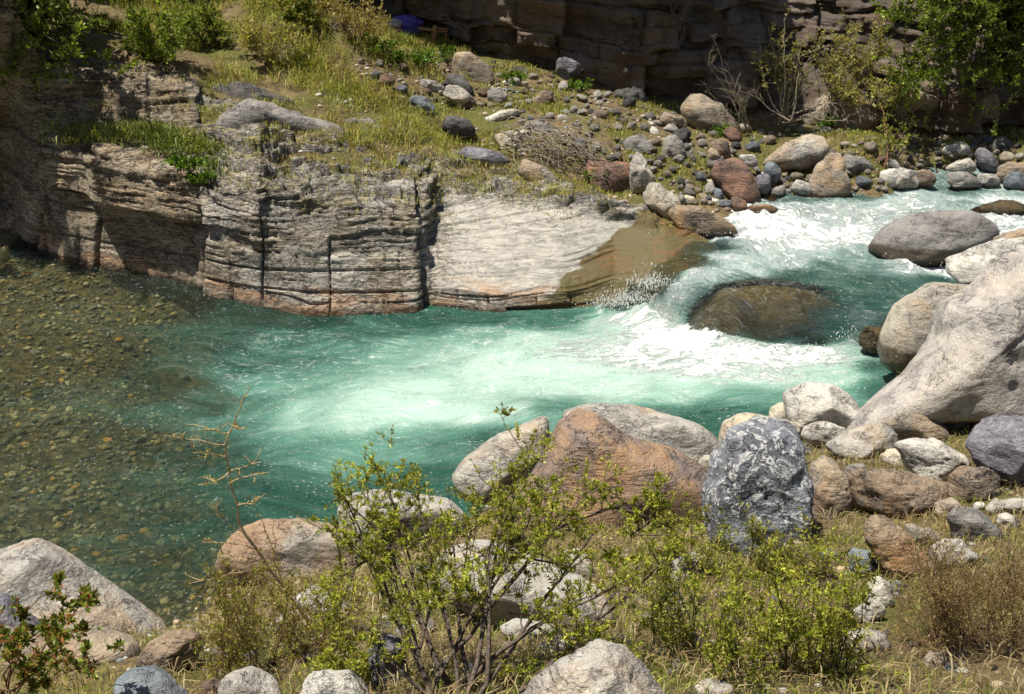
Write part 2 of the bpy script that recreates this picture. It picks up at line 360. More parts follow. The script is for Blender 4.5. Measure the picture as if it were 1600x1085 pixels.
t = NT('bank_earth'); pos = t.n('ShaderNodeNewGeometry').outputs['Position']
n1 = t.noise(pos, 0.9, 5, 0.6); n2 = t.noise(pos, 6, 5, 0.7); n3 = t.noise(pos, 30, 4, 0.7)
n4 = t.noise(t.mapping(pos, scale=(1, 1.6, 1)), 75, 3, .75); col = t.mix(t.ramp(t.math('ADD', n2, t.math('MULTIPLY', t.math('SUBTRACT', n4, .5), .8)), 0.3, 0.7), (0.10, 0.072, 0.042), (0.27, 0.205, 0.105))
col = t.mix(t.ramp(t.math('ADD', n1, t.math('MULTIPLY', t.math('SUBTRACT', n4, .5), .3)), 0.44, 0.60), col, t.mix(t.ramp(t.math('ADD', n3, t.math('SUBTRACT', n4, .5)), 0.3, 0.75), (0.075, 0.085, 0.02), (0.21, 0.19, 0.06)))
sx = t.n('ShaderNodeSeparateXYZ'); t.l(pos, sx.inputs[0])
bedc = t.mix(t.ramp(t.noise(pos, 9, 3, 0.6), 0.4, 0.62), (0.075, 0.07, 0.045), (0.19, 0.15, 0.07))
lvl = t.math('MULTIPLY', t.ramp(sx.outputs[1], 14.5, 18.0), 0.55)
lvl = t.math('MULTIPLY', lvl, t.ramp(sx.outputs[0], 0.5, 3.0))
col = t.mix(t.ramp(t.math('SUBTRACT', sx.outputs[2], lvl), 0.12, 0.0), col, bedc)
gmat = t.done(t.bsdf(col, 0.95, t.bump(t.math('ADD', n2, t.math('ADD', t.math('MULTIPLY', n3, 0.5), t.math('MULTIPLY', n4, .4))), 1.0, 0.07), 0.2))
ground = tag(link('ground', me, gmat), kind='structure')

# ------------------------------------------------------------------ the rock ledge on the left
NU, NV = 720, 320
us = np.concatenate([np.linspace(-160, 30, 60, endpoint=False), np.linspace(30, 1170, NU-60)])
kk = np.cumsum([0, .5, .15, .9, .9, .9, 1.0, 1.2, .9, .8]); vs_ = np.linspace(0, kk[-1], NV)
tmp = np.stack([np.stack([np.interp(us, cpx, cprof[:, j, k]) for k in range(3)], -1) for j in range(10)], 1)   # NU,10,3
# rounder profile: cubic-smoothed resample along v
def vs_interp(t_):
    out = np.empty((NU, len(t_), 3))
    idx = np.clip(np.searchsorted(kk, t_, side='right')-1, 0, 8); f = (t_-kk[idx])/(kk[idx+1]-kk[idx])
    fs = f*0.55+0.45*(f*f*(3-2*f))
    out[:] = tmp[:, idx]*(1-fs)[None, :, None]+tmp[:, idx+1]*fs[None, :, None]
    return out
S = vs_interp(vs_)
for _ in range(4):                                               # soften creases
    S[:, 1:-1] = 0.5*S[:, 1:-1]+0.25*(S[:, :-2]+S[:, 2:])
    S[1:-1] = 0.6*S[1:-1]+0.2*(S[:-2]+S[2:])
def grid_normals(S):
    du = np.gradient(S, axis=0); dv = np.gradient(S, axis=1); n = np.cross(du, dv)
    return n/np.maximum(np.linalg.norm(n, axis=-1, keepdims=True), 1e-9)
N0 = grid_normals(S)
if N0[NU//2, NV//3, 1] > 0: N0 = -N0
Pf = S.reshape(-1, 3); U = np.repeat(us, NV); Vv = np.tile(vs_, NU)
sm_right = smooth(650, 720, U)                                   # smooth whaleback on the right
top = smooth(kk[4], kk[6], Vv)*smooth(285, 335, U)                                    # rubbly top
low = smooth(kk[4]-.2, kk[3]-.4, Vv)                              # the smoother foot of the face
warp = fbm(Pf*0.55, 3, 21)
zz = Pf[:, 2]+0.08*warp+0.03*Pf[:, 0]*(1-sm_right)+0.035*fbm(Pf*np.array([1.2, 1.2, 3]), 3, 5)
xx = Pf[:, 0]+0.35*Pf[:, 1]+0.25*fbm(Pf*0.8, 2, 31)
o1, dz1, du1, tz1, id1 = strata(xx, zz, 0.42, 1.7, 4)
o2, dz2, du2, tz2, id2 = strata(xx*1.1+3, zz+0.05*fbm(Pf*2, 3, 8), 0.12, 0.6, 11)
o3, dz3, du3, tz3, id3 = strata(xx*1.3+7, zz+0.03*fbm(Pf*5, 2, 18), 0.045, 0.3, 23)
ob = strata(xx*.5, zz+.05*fbm(Pf*1.6, 3, 8)+.03*Pf[:, 0], .26, 2.2, 77)[0]
m2_ = smooth(-.06, .16, fbm(Pf*np.array([.9, .9, 1.5]), 3, 61)+.25*smooth(kk[3], kk[5], Vv)-.22*low-.16*smooth(320, 300, U))   # where the rock is finely bedded
disp = (0.15*(o1-.5)+.09*(id1-.5))*(1-0.5*low)+m2_*(0.20*(ob-.5)+0.13*(o2-.5)+0.09*(o3-.5))*(.16+.84*smooth(kk[4]-.1, kk[5]-.1, Vv))
disp += -0.07*np.exp(-(dz1/0.013)**2)*(id1 > .3)*smooth(-.1, .15, pn(Pf*1.1, 63))-0.04*np.exp(-(du1/0.014)**2)*(id1 > .55)-0.035*m2_*np.exp(-(dz2/.009)**2)
rear = smooth(kk[7]+.5, kk[7]-.3, Vv)
disp += top*rear*(0.20*(o2-.5)+.10*(id2-.5)+.18*(ob-.5)+0.05*ridged(Pf*2.2, 4, 41)+0.12*(o3-.5)+.04*(id3-.5))
disp += 0.06*fbm(Pf*1.1, 3, 51)+0.024*ridged(Pf*np.array([4, 4, 9]), 4, 55)+0.014*fbm(Pf*18, 3, 57)
# the smooth slab: long grooves that dip to the right
gr = Pf[:, 2]*1.0-0.07*(Pf[:, 0]-0.5)+0.10*fbm(Pf*np.array([.5, .5, .8]), 3, 71)
og, dzg, dug, tzg, idg = strata(xx*0.4, gr, 0.11, 3.0, 31)
dsl = 0.05*(og-.5)-0.035*np.exp(-(dzg/.008)**2)*(idg > .55)+0.012*fbm(Pf*np.array([1.5, 1.5, 9]), 4, 77)+0.003*fbm(Pf*np.array([4, 8, 30]), 3, 79)+0.05*fbm(Pf*.9, 2, 75)
upper = smooth(kk[5]+.25, kk[6], Vv)
footb = smooth(kk[3]+.1, kk[3]-.35, Vv)
blk = 0.16*(o1-.6)+0.05*ridged(Pf*3, 3, 88)-.05*np.exp(-(du1/.02)**2)
wetx = smooth(900, 1000, U); dsl = dsl*(1-.75*wetx); dsl = dsl*(1-upper)+upper*(disp*0.8)+footb*blk
disp = disp*(1-sm_right)+dsl*sm_right
# the deep joints seen in the face
for jx, wd, dp, v0, v1 in [(46,6,.3,0,99),(66,2,.10,0,kk[5]),(118,1.5,.05,0,kk[3]),(150,3,.22,0,kk[4]),(196,1.5,.05,0,kk[3]),(314,2.5,.28,0,kk[4]+.2),
                           (362,1.5,.05,0,kk[3]),(411,1.2,.12,0,kk[4]+.3),(514,1.4,.10,0,kk[4]),(600,1.0,.05,0,kk[3]-.3),(662,3,.36,0,kk[6]),(712,1.3,.05,0,kk[3]),(764,1.5,.06,0,kk[3]),(840,1.2,.04,0,kk[3])]:
    wob = 7*pn(np.stack([0*U+jx, Pf[:, 2]*1.7, 0*U], 1), 5)+(6*(2.2-Vv) if jx == 662 else 0)
    disp -= dp*np.exp(-((U-jx-wob)/wd)**2)*smooth(v0-.1, v0+.1, Vv)*smooth(v1+.15, v1-.15, Vv)
for vz, x0, x1 in [(.32,318,660),(.62,318,660),(.5,40,310),(1.05,40,310)]:    # continuous bedding cracks low in the face
    dd = Pf[:, 2]-vz-.03*Pf[:, 0]*.3-0.05*pn(Pf*0.7, 3)
    disp -= 0.06*np.exp(-(dd/.014)**2)*smooth(x0-5, x0+5, U)*smooth(x1+5, x1-5, U)
disp *= smooth(-0.01, 0.3, Vv)*smooth(kk[-1], kk[-1]-.5, Vv)
pillar = smooth(140, 90, U)*smooth(30, 45, U)
disp += pillar*0.12*(strata(U*0.02, 0*U+.01, .5, .7, 3)[0]-.5)
Pd = Pf+N0.reshape(-1, 3)*disp[:, None]
lo_ = np.array([at_z(500, 490, 0)[0], at_z(500, 490, 0)[1], -1.0])
lme = mk_mesh('rock_ledge', Pd-lo_, None, grid_quads(NU, NV))
tone = np.clip(0.5+0.9*(id1-.5)*.5+0.5*(id2-.5)*.5+0.3*(o3-.5), 0, 1)
attr(lme, 'tone', tone)
wet = smooth(.12, .2, np.clip((.3+Pf[:, 0]-np.interp(Pf[:, 2], [0, .25, .55, .85, 1.2], [at_z(868, 474, 0)[0]-.35, at_y(905, 440, 16.9)[0]-.3, at_y(935, 400, 17.5)[0]-.12, at_y(985, 356, 18.1)[0], 3.2]))+.30*fbm(Pf*np.array([3, 3, 6]), 5, 91, .6), 0, 1)*1.0)*smooth(1.12, .98, Pf[:, 2])
attr(lme, 'wet', np.clip(wet, 0, 1)); attr(lme, 'slab', sm_right*(1-upper)*smooth(kk[2]+.2, kk[3]+.1, Vv)); attr(lme, 'upper', np.maximum(top*(1-sm_right), upper*sm_right))
attr(lme, 'left', smooth(320, 300, U))

t = NT('bedded_ledge_rock'); pos = t.n('ShaderNodeNewGeometry').outputs['Position']
A = lambda n: t.n('ShaderNodeAttribute', attribute_name=n).outputs['Fac']
n1 = t.noise(pos, 1.6, 6, 0.65); n2 = t.noise(pos, 12, 5, 0.7); n3 = t.noise(t.mapping(pos, scale=(1, 1, 6)), 4, 6, 0.65, .4)
base = t.mix(A('tone'), (0.20, 0.185, 0.17), (0.44, 0.41, 0.36))
base = t.mix(t.ramp(n1, .35, .65), base, t.mix(1.0, base, (0.82, 0.72, 0.58), 'MULTIPLY'))
base = t.mix(t.math('MULTIPLY', t.ramp(n3, .5, .66), .5), base, t.mix(1.0, base, (0.45, .43, .42), 'MULTIPLY'))
base = t.mix(A('left'), base, t.mix(1.0, base, (0.90, 0.82, 0.70), 'MULTIPLY'))
dk = t.mix(t.ramp(n2, .35, .65), (0.055, 0.052, 0.056), (0.27, 0.25, 0.235))
base = t.mix(t.math('MULTIPLY', A('upper'), t.ramp(t.noise(pos, 3.5, 5, .7), .38, .56)), base, dk)
slabc = t.mix(t.ramp(n3, .35, .68), (0.43, 0.40, 0.35), (0.31, 0.29, 0.265))
slabc = t.mix(t.math('MULTIPLY', t.ramp(n2, .56, .72), .35), slabc, (0.2, .18, .16))
base = t.mix(A('slab'), base, slabc)
sx = t.n('ShaderNodeSeparateXYZ'); t.l(pos, sx.inputs[0])
zq = t.math('ADD', sx.outputs[2], t.math('MULTIPLY', t.math('SUBTRACT', n1, .5), .35))
foot = t.math('MULTIPLY', t.ramp(zq, .42, .28), t.ramp(t.noise(t.mapping(pos, scale=(.6, .6, 2)), 2, 4), .45, .6))
base = t.mix(t.math('MULTIPLY', foot, .7), base, (0.36, 0.215, 0.12))
wl = t.ramp(zq, .10, .03)
base = t.mix(wl, base, t.mix(1.0, base, (0.3, .26, .2), 'MULTIPLY'))
wcol = t.mix(t.ramp(n3, .4, .68), (0.085, 0.068, 0.024), (0.16, 0.078, 0.024))
wcol = t.mix(t.ramp(n1, .42, .6), wcol, (0.10, 0.082, 0.03))
base = t.mix(A('wet'), base, wcol)
moss = t.math('MULTIPLY', t.ramp(t.noise(pos, 2.0, 6, .72), .51, .58), A('upper'))
base = t.mix(t.math('MULTIPLY', moss, .8), base, t.mix(t.ramp(n2, .4, .6), (0.13, 0.14, 0.025), (0.30, .24, .08)))
rg = t.math('SUBTRACT', .86, t.math('MULTIPLY', t.math('MAXIMUM', A('wet'), wl), .7))
ck = t.math('ABSOLUTE', t.math('SUBTRACT', t.noise(t.mapping(pos, scale=(1, 1, 2.6), rot=(.1, .15, 0)), 2.6, 7, .7, .8), .5))
crk = t.math('MULTIPLY', t.ramp(ck, .02, .003), t.math('SUBTRACT', 1., t.math('MAXIMUM', A('wet'), t.math('MULTIPLY', A('slab'), .9))))
base = t.mix(t.math('MULTIPLY', crk, .8), base, (.03, .027, .025))
n5 = t.noise(t.mapping(pos, scale=(.55, .55, 9), rot=(.02, .05, 0)), 2.2, 6, .62, .3)
bl_ = t.math('MULTIPLY', t.ramp(t.math('ABSOLUTE', t.math('SUBTRACT', n5, .5)), .022, .004), t.math('MULTIPLY', t.ramp(n1, .38, .55), t.math('SUBTRACT', 1., t.math('MAXIMUM', A('wet'), t.math('MULTIPLY', A('slab'), .75)))))
base = t.mix(t.math('MULTIPLY', bl_, .75), base, (.035, .03, .028))
slk = t.ramp(A('slab'), 0, 1, 1., .35)
hb = t.math('ADD', t.math('SUBTRACT', t.math('MULTIPLY', t.math('MULTIPLY', n3, slk), 1.0), t.math('ADD', t.math('MULTIPLY', bl_, .5), t.math('MULTIPLY', crk, .7))), t.math('ADD', t.math('MULTIPLY', n2, .5), t.math('MULTIPLY', t.noise(pos, 45, 4, .7), .25)))
lmat = t.done(t.bsdf(base, rg, t.bump(hb, .9, .06), .4))
ledge = tag(link('rock_ledge', lme, lmat, None, tuple(lo_)), 'long bedded grey rock ledge rising from the green pool on its far side', 'rock ledge')

# ------------------------------------------------------------------ the cliff behind
CB = [(-400,40,27,3.2),(300,20,28.5,3.4),(480,30,29.2,3.2),(600,60,29,2.8),(700,78,28.4,2.5),(800,110,26.8,2.2),(900,140,25.8,2.0),(1000,165,24.9,1.8),(1100,190,24.3,1.5),(1250,205,23.7,1.4),(1400,215,23.4,1.3),(1600,215,23.4,1.3),(2000,215,23.2,1.3)]
cx_ = np.array([(px-800)/FPX*Y/cp*1.02 for px, py, Y, z in CB]); cy_ = np.array([c[2] for c in CB]); cz_ = np.array([c[3] for c in CB])
NU2, NV2 = 560, 180
xs = np.linspace(-14, 17, NU2)
hs = np.concatenate([np.linspace(-.6, 3.2, 140, endpoint=False), np.linspace(3.2, 9.0, NV2-140)])
X2, H2 = np.meshgrid(xs, hs, indexing='ij')
Xf, Hf = X2.ravel(), H2.ravel()
Yb = np.interp(Xf, cx_, cy_); Zb = np.interp(Xf, cx_, cz_)
rightp = smooth(2.8, 5.2, Xf)
Yc = Yb+0.55*np.minimum(Hf, 3.0)*rightp+0.15*smooth(1.0, 1.3, Hf)*rightp-0.35*smooth(.3, 3.0, Hf)*(1-rightp)-(1.0*smooth(3.2, 6, Hf)+.9*smooth(5, 9, Hf))*(1-1.6*rightp)+.5*smooth(2, 5, Hf)*rightp
Pc = np.stack([Xf, Yc, Zb+Hf], 1)
w2 = fbm(Pc*.35, 3, 101)
zz = Pc[:, 2]+.25*w2+.05*Xf+.04*fbm(Pc*np.array([1, 1, 3]), 3, 105)
zz += .12*fbm(Pc*.9, 3, 108); q1 = strata(Xf+.4*fbm(Pc*.5, 2, 107), zz, .7, 1.5, 41); q2 = strata(Xf*1.1+.2*fbm(Pc*1.5, 2, 109), zz, .26, .6, 43); q3 = strata(Xf*1.2, zz, .09, .3, 47)
mc = smooth(-.15, .2, fbm(Pc*.8, 3, 119))
dc = .7*(q1[4]-.5)+.4*(q1[0]-.5)+(.3*(q2[4]-.5)+.15*(q2[0]-.5))*(.35+.65*mc)+.06*mc*(q3[0]-.5)+.5*fbm(Pc*.7, 4, 111)+.12*ridged(Pc*2.2, 3, 112)+.03*fbm(Pc*6, 3, 113)
dc -= .10*np.exp(-(q1[1]/.03)**2)+.10*np.exp(-(q1[2]/.04)**2)*(q1[4] > .3)+.05*mc*np.exp(-(q2[1]/.012)**2)+.04*mc*np.exp(-(q2[2]/.015)**2)
Pc[:, 1] -= dc
Pc[:, 2] += .04*fbm(Pc*2, 2, 117)
# a closed top that runs back into the hill
Pg = Pc.reshape(NU2, NV2, 3); back = Pg[:, -1:, :]+np.array([0, 1.5, .3]); back2 = Pg[:, -1:, :]+np.array([0, 9, -.5])
Pg = np.concatenate([Pg, back, back2], 1)
cb = np.array([0, 26., 0]); cme = mk_mesh('cliff', Pg.reshape(-1, 3)-cb, None, grid_quads(NU2, NV2+2)[:, ::-1])
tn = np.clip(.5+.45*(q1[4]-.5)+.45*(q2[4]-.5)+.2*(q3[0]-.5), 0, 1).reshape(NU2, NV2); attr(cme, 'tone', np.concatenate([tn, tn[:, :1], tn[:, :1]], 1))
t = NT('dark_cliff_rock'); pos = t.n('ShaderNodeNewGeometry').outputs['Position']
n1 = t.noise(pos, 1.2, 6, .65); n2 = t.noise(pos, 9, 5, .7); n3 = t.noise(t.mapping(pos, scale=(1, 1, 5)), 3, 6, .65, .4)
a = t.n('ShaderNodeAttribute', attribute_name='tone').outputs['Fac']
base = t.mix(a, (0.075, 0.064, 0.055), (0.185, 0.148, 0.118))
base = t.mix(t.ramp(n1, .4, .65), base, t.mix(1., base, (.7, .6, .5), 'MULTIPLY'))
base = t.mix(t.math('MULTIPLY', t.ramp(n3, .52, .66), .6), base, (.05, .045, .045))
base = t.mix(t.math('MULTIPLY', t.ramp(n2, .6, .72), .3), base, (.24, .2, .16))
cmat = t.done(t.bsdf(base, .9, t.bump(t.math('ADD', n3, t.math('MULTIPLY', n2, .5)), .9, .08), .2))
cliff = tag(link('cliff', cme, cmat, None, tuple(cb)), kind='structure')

# ------------------------------------------------------------------ boulders
_ico = {}
def ico(sub):
    if sub not in _ico:
        bm = bmesh.new(); bmesh.ops.create_icosphere(bm, subdivisions=sub, radius=1)
        v = np.array([q.co[:] for q in bm.verts]); f = np.array([[q.index for q in fc.verts] for fc in bm.faces]); bm.free()
        _ico[sub] = (v/np.linalg.norm(v, axis=1)[:, None], f)
    return _ico[sub]
def facets(d, r, rs, n, lo, hi, k=26.):
    """soften-cut the radius by random planes"""
    for _ in range(n):
        nn = rs.normal(size=3); nn /= np.linalg.norm(nn)
        h = rs.uniform(lo, hi); c = d@nn
        rp = np.where(c > .12, h/np.maximum(c, .12), 9.)
        m = np.minimum(r, rp); e = np.exp(-np.abs(r-rp)*k)/k
        r = m-e*0.5
    return r
def rough_rock(p, size, rs, amp, strat):
    q = p/size; s = rs.uniform(0, 90)
    n = fbm(q*1.5+s, 3, 1)*.12+ridged(q*2.6+s, 4, 5)*.075+fbm(q*9+s, 3, 9)*.03-.05*np.exp(-(fbm(q*1.3+s, 3, 33)/.018)**2)
    if strat:
        ax = np.array([rs.uniform(-.5, .5), rs.uniform(-.3, .3), 1.]); ax /= np.linalg.norm(ax)
        zz = q@ax+.06*fbm(q*2+s, 2, 3)
        o_, dz, du, tz, _i = strata(q[:, 0], zz, .22, 1.2, int(rs.randint(999)))
        n = n+strat*(.14*(o_-.5)-.05*np.exp(-(dz/.02)**2))
    return n*amp
HEROES = []
def poly_of(p, rs):
    if len(p) == 5 and not hasattr(p[0], '__len__'):
        cx, cy, rx, ry, a = p; a = math.radians(a); out = []
        for k in range(14):
            th = k*2*math.pi/14; j = 1+rs.uniform(-.13, .13)
            X, Y = rx*math.cos(th)*j, ry*math.sin(th)*j
            out.append((cx+X*math.cos(a)-Y*math.sin(a), cy+X*math.sin(a)+Y*math.cos(a)))
        return np.array(out)
    return np.array(p, float)
def hero(name, label, mat, poly, short, Y=None, z=None, hit=None, dr=.9, sub=4, nf=5, amp=1., strat=0., sharp=2.5, group=None, cat='boulder', seed=None, push=.3, bury=.28):
    seed = seed if seed is not None else int(abs(hash((round(float(np.sum(np.array(poly, float))), 2)))) % 9999)
    rs = np.random.RandomState(seed); P = poly_of(poly, rs)
    # smooth polygon once (corner cutting)
    Q = np.empty((len(P)*2, 2)); nx = np.roll(P, -1, 0); Q[0::2] = .85*P+.15*nx; Q[1::2] = .15*P+.85*nx
    mn, mxx = Q.min(0), Q.max(0); c = (mn+mxx)/2
    c = .5*c+.5*Q.mean(0)
    fine = np.concatenate([Q+(np.roll(Q, -1, 0)-Q)*s for s in np.linspace(0, 1, 8, endpoint=False)])
    th = np.arctan2(-(fine[:, 1]-c[1]), fine[:, 0]-c[0]); rr = np.hypot(*(fine-c).T); o_ = np.argsort(th); th, rr = th[o_], rr[o_]
    hw, hh_ = (mxx-mn)/2
    if Y is None:
        if z is not None: g = at_z(c[0], mxx[1]-.12*hh_, z)
        else: g = ground_hit(*(hit if hit else (c[0], mxx[1]-.15*hh_)))
        Y = g[1]
        zc_ = (g-CAM)@FWD; D0 = dr*math.sqrt(hw*hh_)*zc_/FPX; zc_ += push*D0
    else:
        g = at_y(c[0], c[1], Y); zc_ = (g-CAM)@FWD
    sc = zc_/FPX; D = dr*math.sqrt(hw*hh_)*sc
    cen = CAM+zc_*(FWD+(c[0]-800)/FPX*RIGHT+(542.5-c[1])/FPX*UP)
    d, fcs = ico(sub)
    rho = np.hypot(d[:, 0], d[:, 1]); R = np.interp(np.arctan2(d[:, 1], d[:, 0]), np.concatenate([th-2*np.pi, th, th+2*np.pi]), np.tile(rr, 3))*sc
    r = (rho**sharp+np.abs(d[:, 2])**sharp)**(-1/sharp)
    r = 1.04*facets(d, r, rs, nf+6, .69, .99, 150.)
    low_ = np.clip(-d[:, 1], 0, 1); R = R*(1+bury*low_)
    e = np.stack([R*d[:, 0]*r, R*d[:, 1]*r, D*d[:, 2]*r], 1)
    size = math.sqrt(hw*hh_)*sc
    disp = rough_rock(e, size, rs, amp, strat)*size
    e = e*(1+(disp/np.maximum(np.linalg.norm(e, axis=1), .2*size)))[:, None]
    wv = cen+e[:, :1]*RIGHT+e[:, 1:2]*UP-e[:, 2:3]*FWD
    ob = based(name, wv, fcs, None, mat)
    tag(ob, label, cat, group)
    HEROES.append((c[0], c[1], hw, hh_, short, cen))
    return ob


# ------------------------------------------------------------------ the river
BL = np.array([at_z(*q, 0.0) for q in [(985,482),(1060,514),(1130,534),(1200,548),(1320,543),(1385,552),(1430,575)]])
o = np.argsort(BL[:, 0]); BL = BL[o]
def base_y(x): return np.interp(x, np.concatenate([[BL[0, 0]-1.6, BL[0, 0]-.5], BL[:, 0], [BL[-1, 0]+3]]), np.concatenate([[21, 17.6], BL[:, 1], [BL[-1, 1]-.6]]))
def axis(lo, hi, a, b, fine, coarse):
    return np.concatenate([np.arange(lo, a, coarse), np.arange(a, b, fine), np.arange(b, hi+coarse, coarse)])
wx = axis(-17, 18, -9.4, 9.8, .046, .25); wy = axis(7.0, 22.5, 7.4, 21.4, .046, .15)
WX, WY = np.meshgrid(wx, wy, indexing='ij'); x, y = WX.ravel(), WY.ravel()
d = y-base_y(x); run = .75+.25*pn(np.stack([x*.9, 0*x, 0*x], 1), 3)
f = smooth(0, 1, d/run)*smooth(-.3, .4, x); up = .5+.09*(y-16)
up = up-.38*smooth(BL[0, 0]+1.1, BL[0, 0]-.1, x); z = f*up
FS = [ # px, py, foam, milk, turbidity ; on the pool
 (930,505,.7,.8,1),(1000,505,.9,1,1),(1060,530,1.05,1,1),(1130,550,.92,1,1),(1200,563,.9,1,1),(1290,556,.88,1,1),(1350,555,.6,.6,.9),(1385,570,.2,.25,.55),(1390,610,.1,.15,.7),(1300,590,.45,.8,1),
 (1200,590,.75,1.05,1),(1100,578,.85,1.05,1),(1000,560,.88,1.1,1),(900,545,.75,1.05,1),(830,530,.55,.75,1),(760,520,.45,.55,1),(900,500,.25,.2,.95),(860,500,.15,.2,.9),
 (780,570,.55,1.,1),(850,595,.5,1.0,1),(950,600,.5,.98,1),(1060,612,.35,.75,1),(1180,620,.2,.5,1),(1290,625,.15,.45,1),(1120,650,.12,.12,1),(1040,660,.1,.1,1),(1180,650,.1,.2,1),
 (700,560,.45,.7,1),(620,550,.4,.55,1),(540,545,.3,.3,1),(640,620,.4,.92,1),(560,650,.35,.85,1),(480,650,.3,.72,.95),(720,640,.33,.9,1),(800,640,.33,.72,1),(860,640,.25,.4,1),
 (620,700,.25,.5,1),(540,720,.2,.45,1),(460,720,.2,.3,.9),(700,700,.2,.3,1),(780,690,.12,.1,1),(680,750,.1,.05,1),(560,790,.08,.05,.95),(450,790,.08,.08,.75),
 (430,600,.32,.45,.9),(380,570,.28,.2,.75),(460,530,.3,.2,.9),(560,515,.2,.12,.75),(350,520,.18,.1,.5),(300,560,.22,.12,.42),(380,650,.25,.35,.7),(320,640,.2,.15,.5),(380,740,.18,.15,.6),(300,720,.18,.1,.35),
 (250,600,.16,.06,.25),(250,480,.08,.05,.15),(400,490,.08,.02,.35),(500,500,.1,.02,.5),(650,500,.1,.05,.75),(750,498,.15,.05,.8),(150,560,.1,0,.08),(50,450,.05,0,0),(50,560,.05,0,.03),(50,700,.1,0,.1),(200,700,.15,.05,.2),
 (100,800,.15,.05,.22),(250,800,.18,.05,.35),(350,830,.1,.03,.45),(200,880,.18,.05,.3),(300,900,.12,0,.3),(340,920,.1,0,.15),(-200,600,.05,0,.05),(-200,800,.1,0,.15)]
FU = [ # on the upper river
 (1020,445,.75,.8,1),(1000,460,.8,.8,1),(1050,470,.55,.5,1),(1062,440,.6,.6,1),(1030,432,.2,.1,.2),(1060,415,.1,.05,.12),(1090,402,.12,.05,.15),(1110,385,.2,.15,.3),(985,440,.1,0,0),(1090,430,.6,.75,1),(1120,400,.65,.8,1),(1130,370,.75,.85,1),(1190,365,.95,1,1),(1240,380,.75,.85,1),(1180,340,.85,.9,1),(1250,345,.75,.85,1),
 (1310,365,.85,.9,1),(1350,375,.75,.8,1),(1340,330,.7,.8,1),(1400,320,.65,.8,1),(1420,330,.6,.6,1),(1230,405,.6,.7,1),(1160,420,.5,.65,1),(1300,345,.6,.7,1),(1480,310,.6,.7,1),(1560,315,.75,.8,1),(1590,350,.75,.8,1),(1500,320,.45,.5,1),
 (1430,410,.8,.9,1),(1470,415,.75,.9,1),(1400,390,.55,.6,1),(1350,405,.3,.4,1),(1290,420,.25,.25,.95),(1260,430,.12,.12,.9),(1330,440,.1,.1,.95),(1400,445,.15,.12,1),(1460,440,.12,.12,1),(1230,450,.12,.15,.7),(1370,470,.12,.1,.9),(1320,490,.15,.15,.8),
 (1350,490,.4,.3,.7),(1335,520,.7,.6,.9),(1370,500,.25,.1,.5),(1150,445,.3,.35,.8),(1100,460,.25,.3,.7),(1200,455,.15,.1,.4),(1270,470,.15,.1,.4),(1200,490,.1,.05,.2),(1130,500,.15,.1,.3),(1280,500,.1,.05,.2),(1200,525,.15,.1,.3),
 (1080,385,.15,.1,.2),(1040,400,.1,.05,.1),(1100,365,.15,.1,.2),(1000,400,.05,0,0),(960,430,.1,0,0),(930,460,.15,0,.1),(1250,310,.3,.3,.7),(1350,302,.2,.2,.7),(1500,300,.2,.2,.8),(1600,300,.4,.5,1),(1700,340,.6,.6,1)]
SP = np.array([list(at_z(q[0], q[1], 0.))[:2]+list(q[2:]) for q in FS]+[list(at_up(q[0], q[1]))[:2]+list(q[2:]) for q in FU])
isup = np.array([0]*len(FS)+[1]*len(FU))
vals = np.zeros((len(x), 3))
for s in range(0, len(x), 40000):
    r2 = (x[s:s+40000, None]-SP[None, :, 0])**2+((y[s:s+40000, None]-SP[None, :, 1])*1.25)**2
    w = 1/(r2+.03)**2
    same = np.where(isup[None]==1, f[s:s+40000, None], 1-f[s:s+40000, None])
    w = w*(0.02+same)
    vals[s:s+40000] = (w@SP[:, 2:5])/w.sum(1)[:, None]
foam, milk, turb = vals.T; foam = np.clip(foam*(1+.14*f), 0, 1.1)
# flow coordinates: along X in the pool, slanting down through the rapid
P2 = np.stack([x, y, 0*x], 1)
wa = np.stack([fbm(P2*.45, 3, 201), fbm(P2*.45, 3, 205)], 1)
ang = -f*.55
fx = (x*np.cos(ang)+y*np.sin(ang)); fy = (-x*np.sin(ang)+y*np.cos(ang))
flow = np.stack([fx+.9*wa[:, 0], fy+.75*wa[:, 1], f*3], 1)
FL = flow*np.array([.55, 1.35, 1])
calm = smooth(.6, .25, turb)
amp = .012+.05*smooth(.15, .6, foam)*(1-f)+.085*f*(.4+smooth(.2, .8, foam))
hh = fbm(FL*2.0, 3, 211)+.55*ridged(FL*3.6, 3, 215)-.2
z = z+amp*hh*1.5+.035*smooth(.45, .9, foam)*np.abs(fbm(P2*7, 3, 219))
z += .05*f*pn(FL*.8, 223)
edge = np.exp(-((d-.05)/.22)**2)*smooth(.5, .9, foam)
z += edge*(.04+.14*np.abs(fbm(np.stack([x*4, y*4, 0*x], 1), 3, 227)))
# splashes at the chute beside the slab
for (px, py, zz, hgt, rad) in [(1008,452,.45,.13,.2),(1022,440,.5,.15,.15),(992,470,.2,.10,.17),(940,476,.05,.06,.16),(965,474,.05,.08,.15),(1330,520,.2,.08,.12)]:
    c = at_z(px, py, zz); r = np.hypot(x-c[0], y-c[1])
    g = np.exp(-(r/rad)**2); z += g*hgt*(.6+.7*np.abs(fbm(P2*6, 3, 231))); foam = np.maximum(foam, g*.8)
dom = at_y(1190, 500, 15.75)                                       # water humps over the sunken boulder
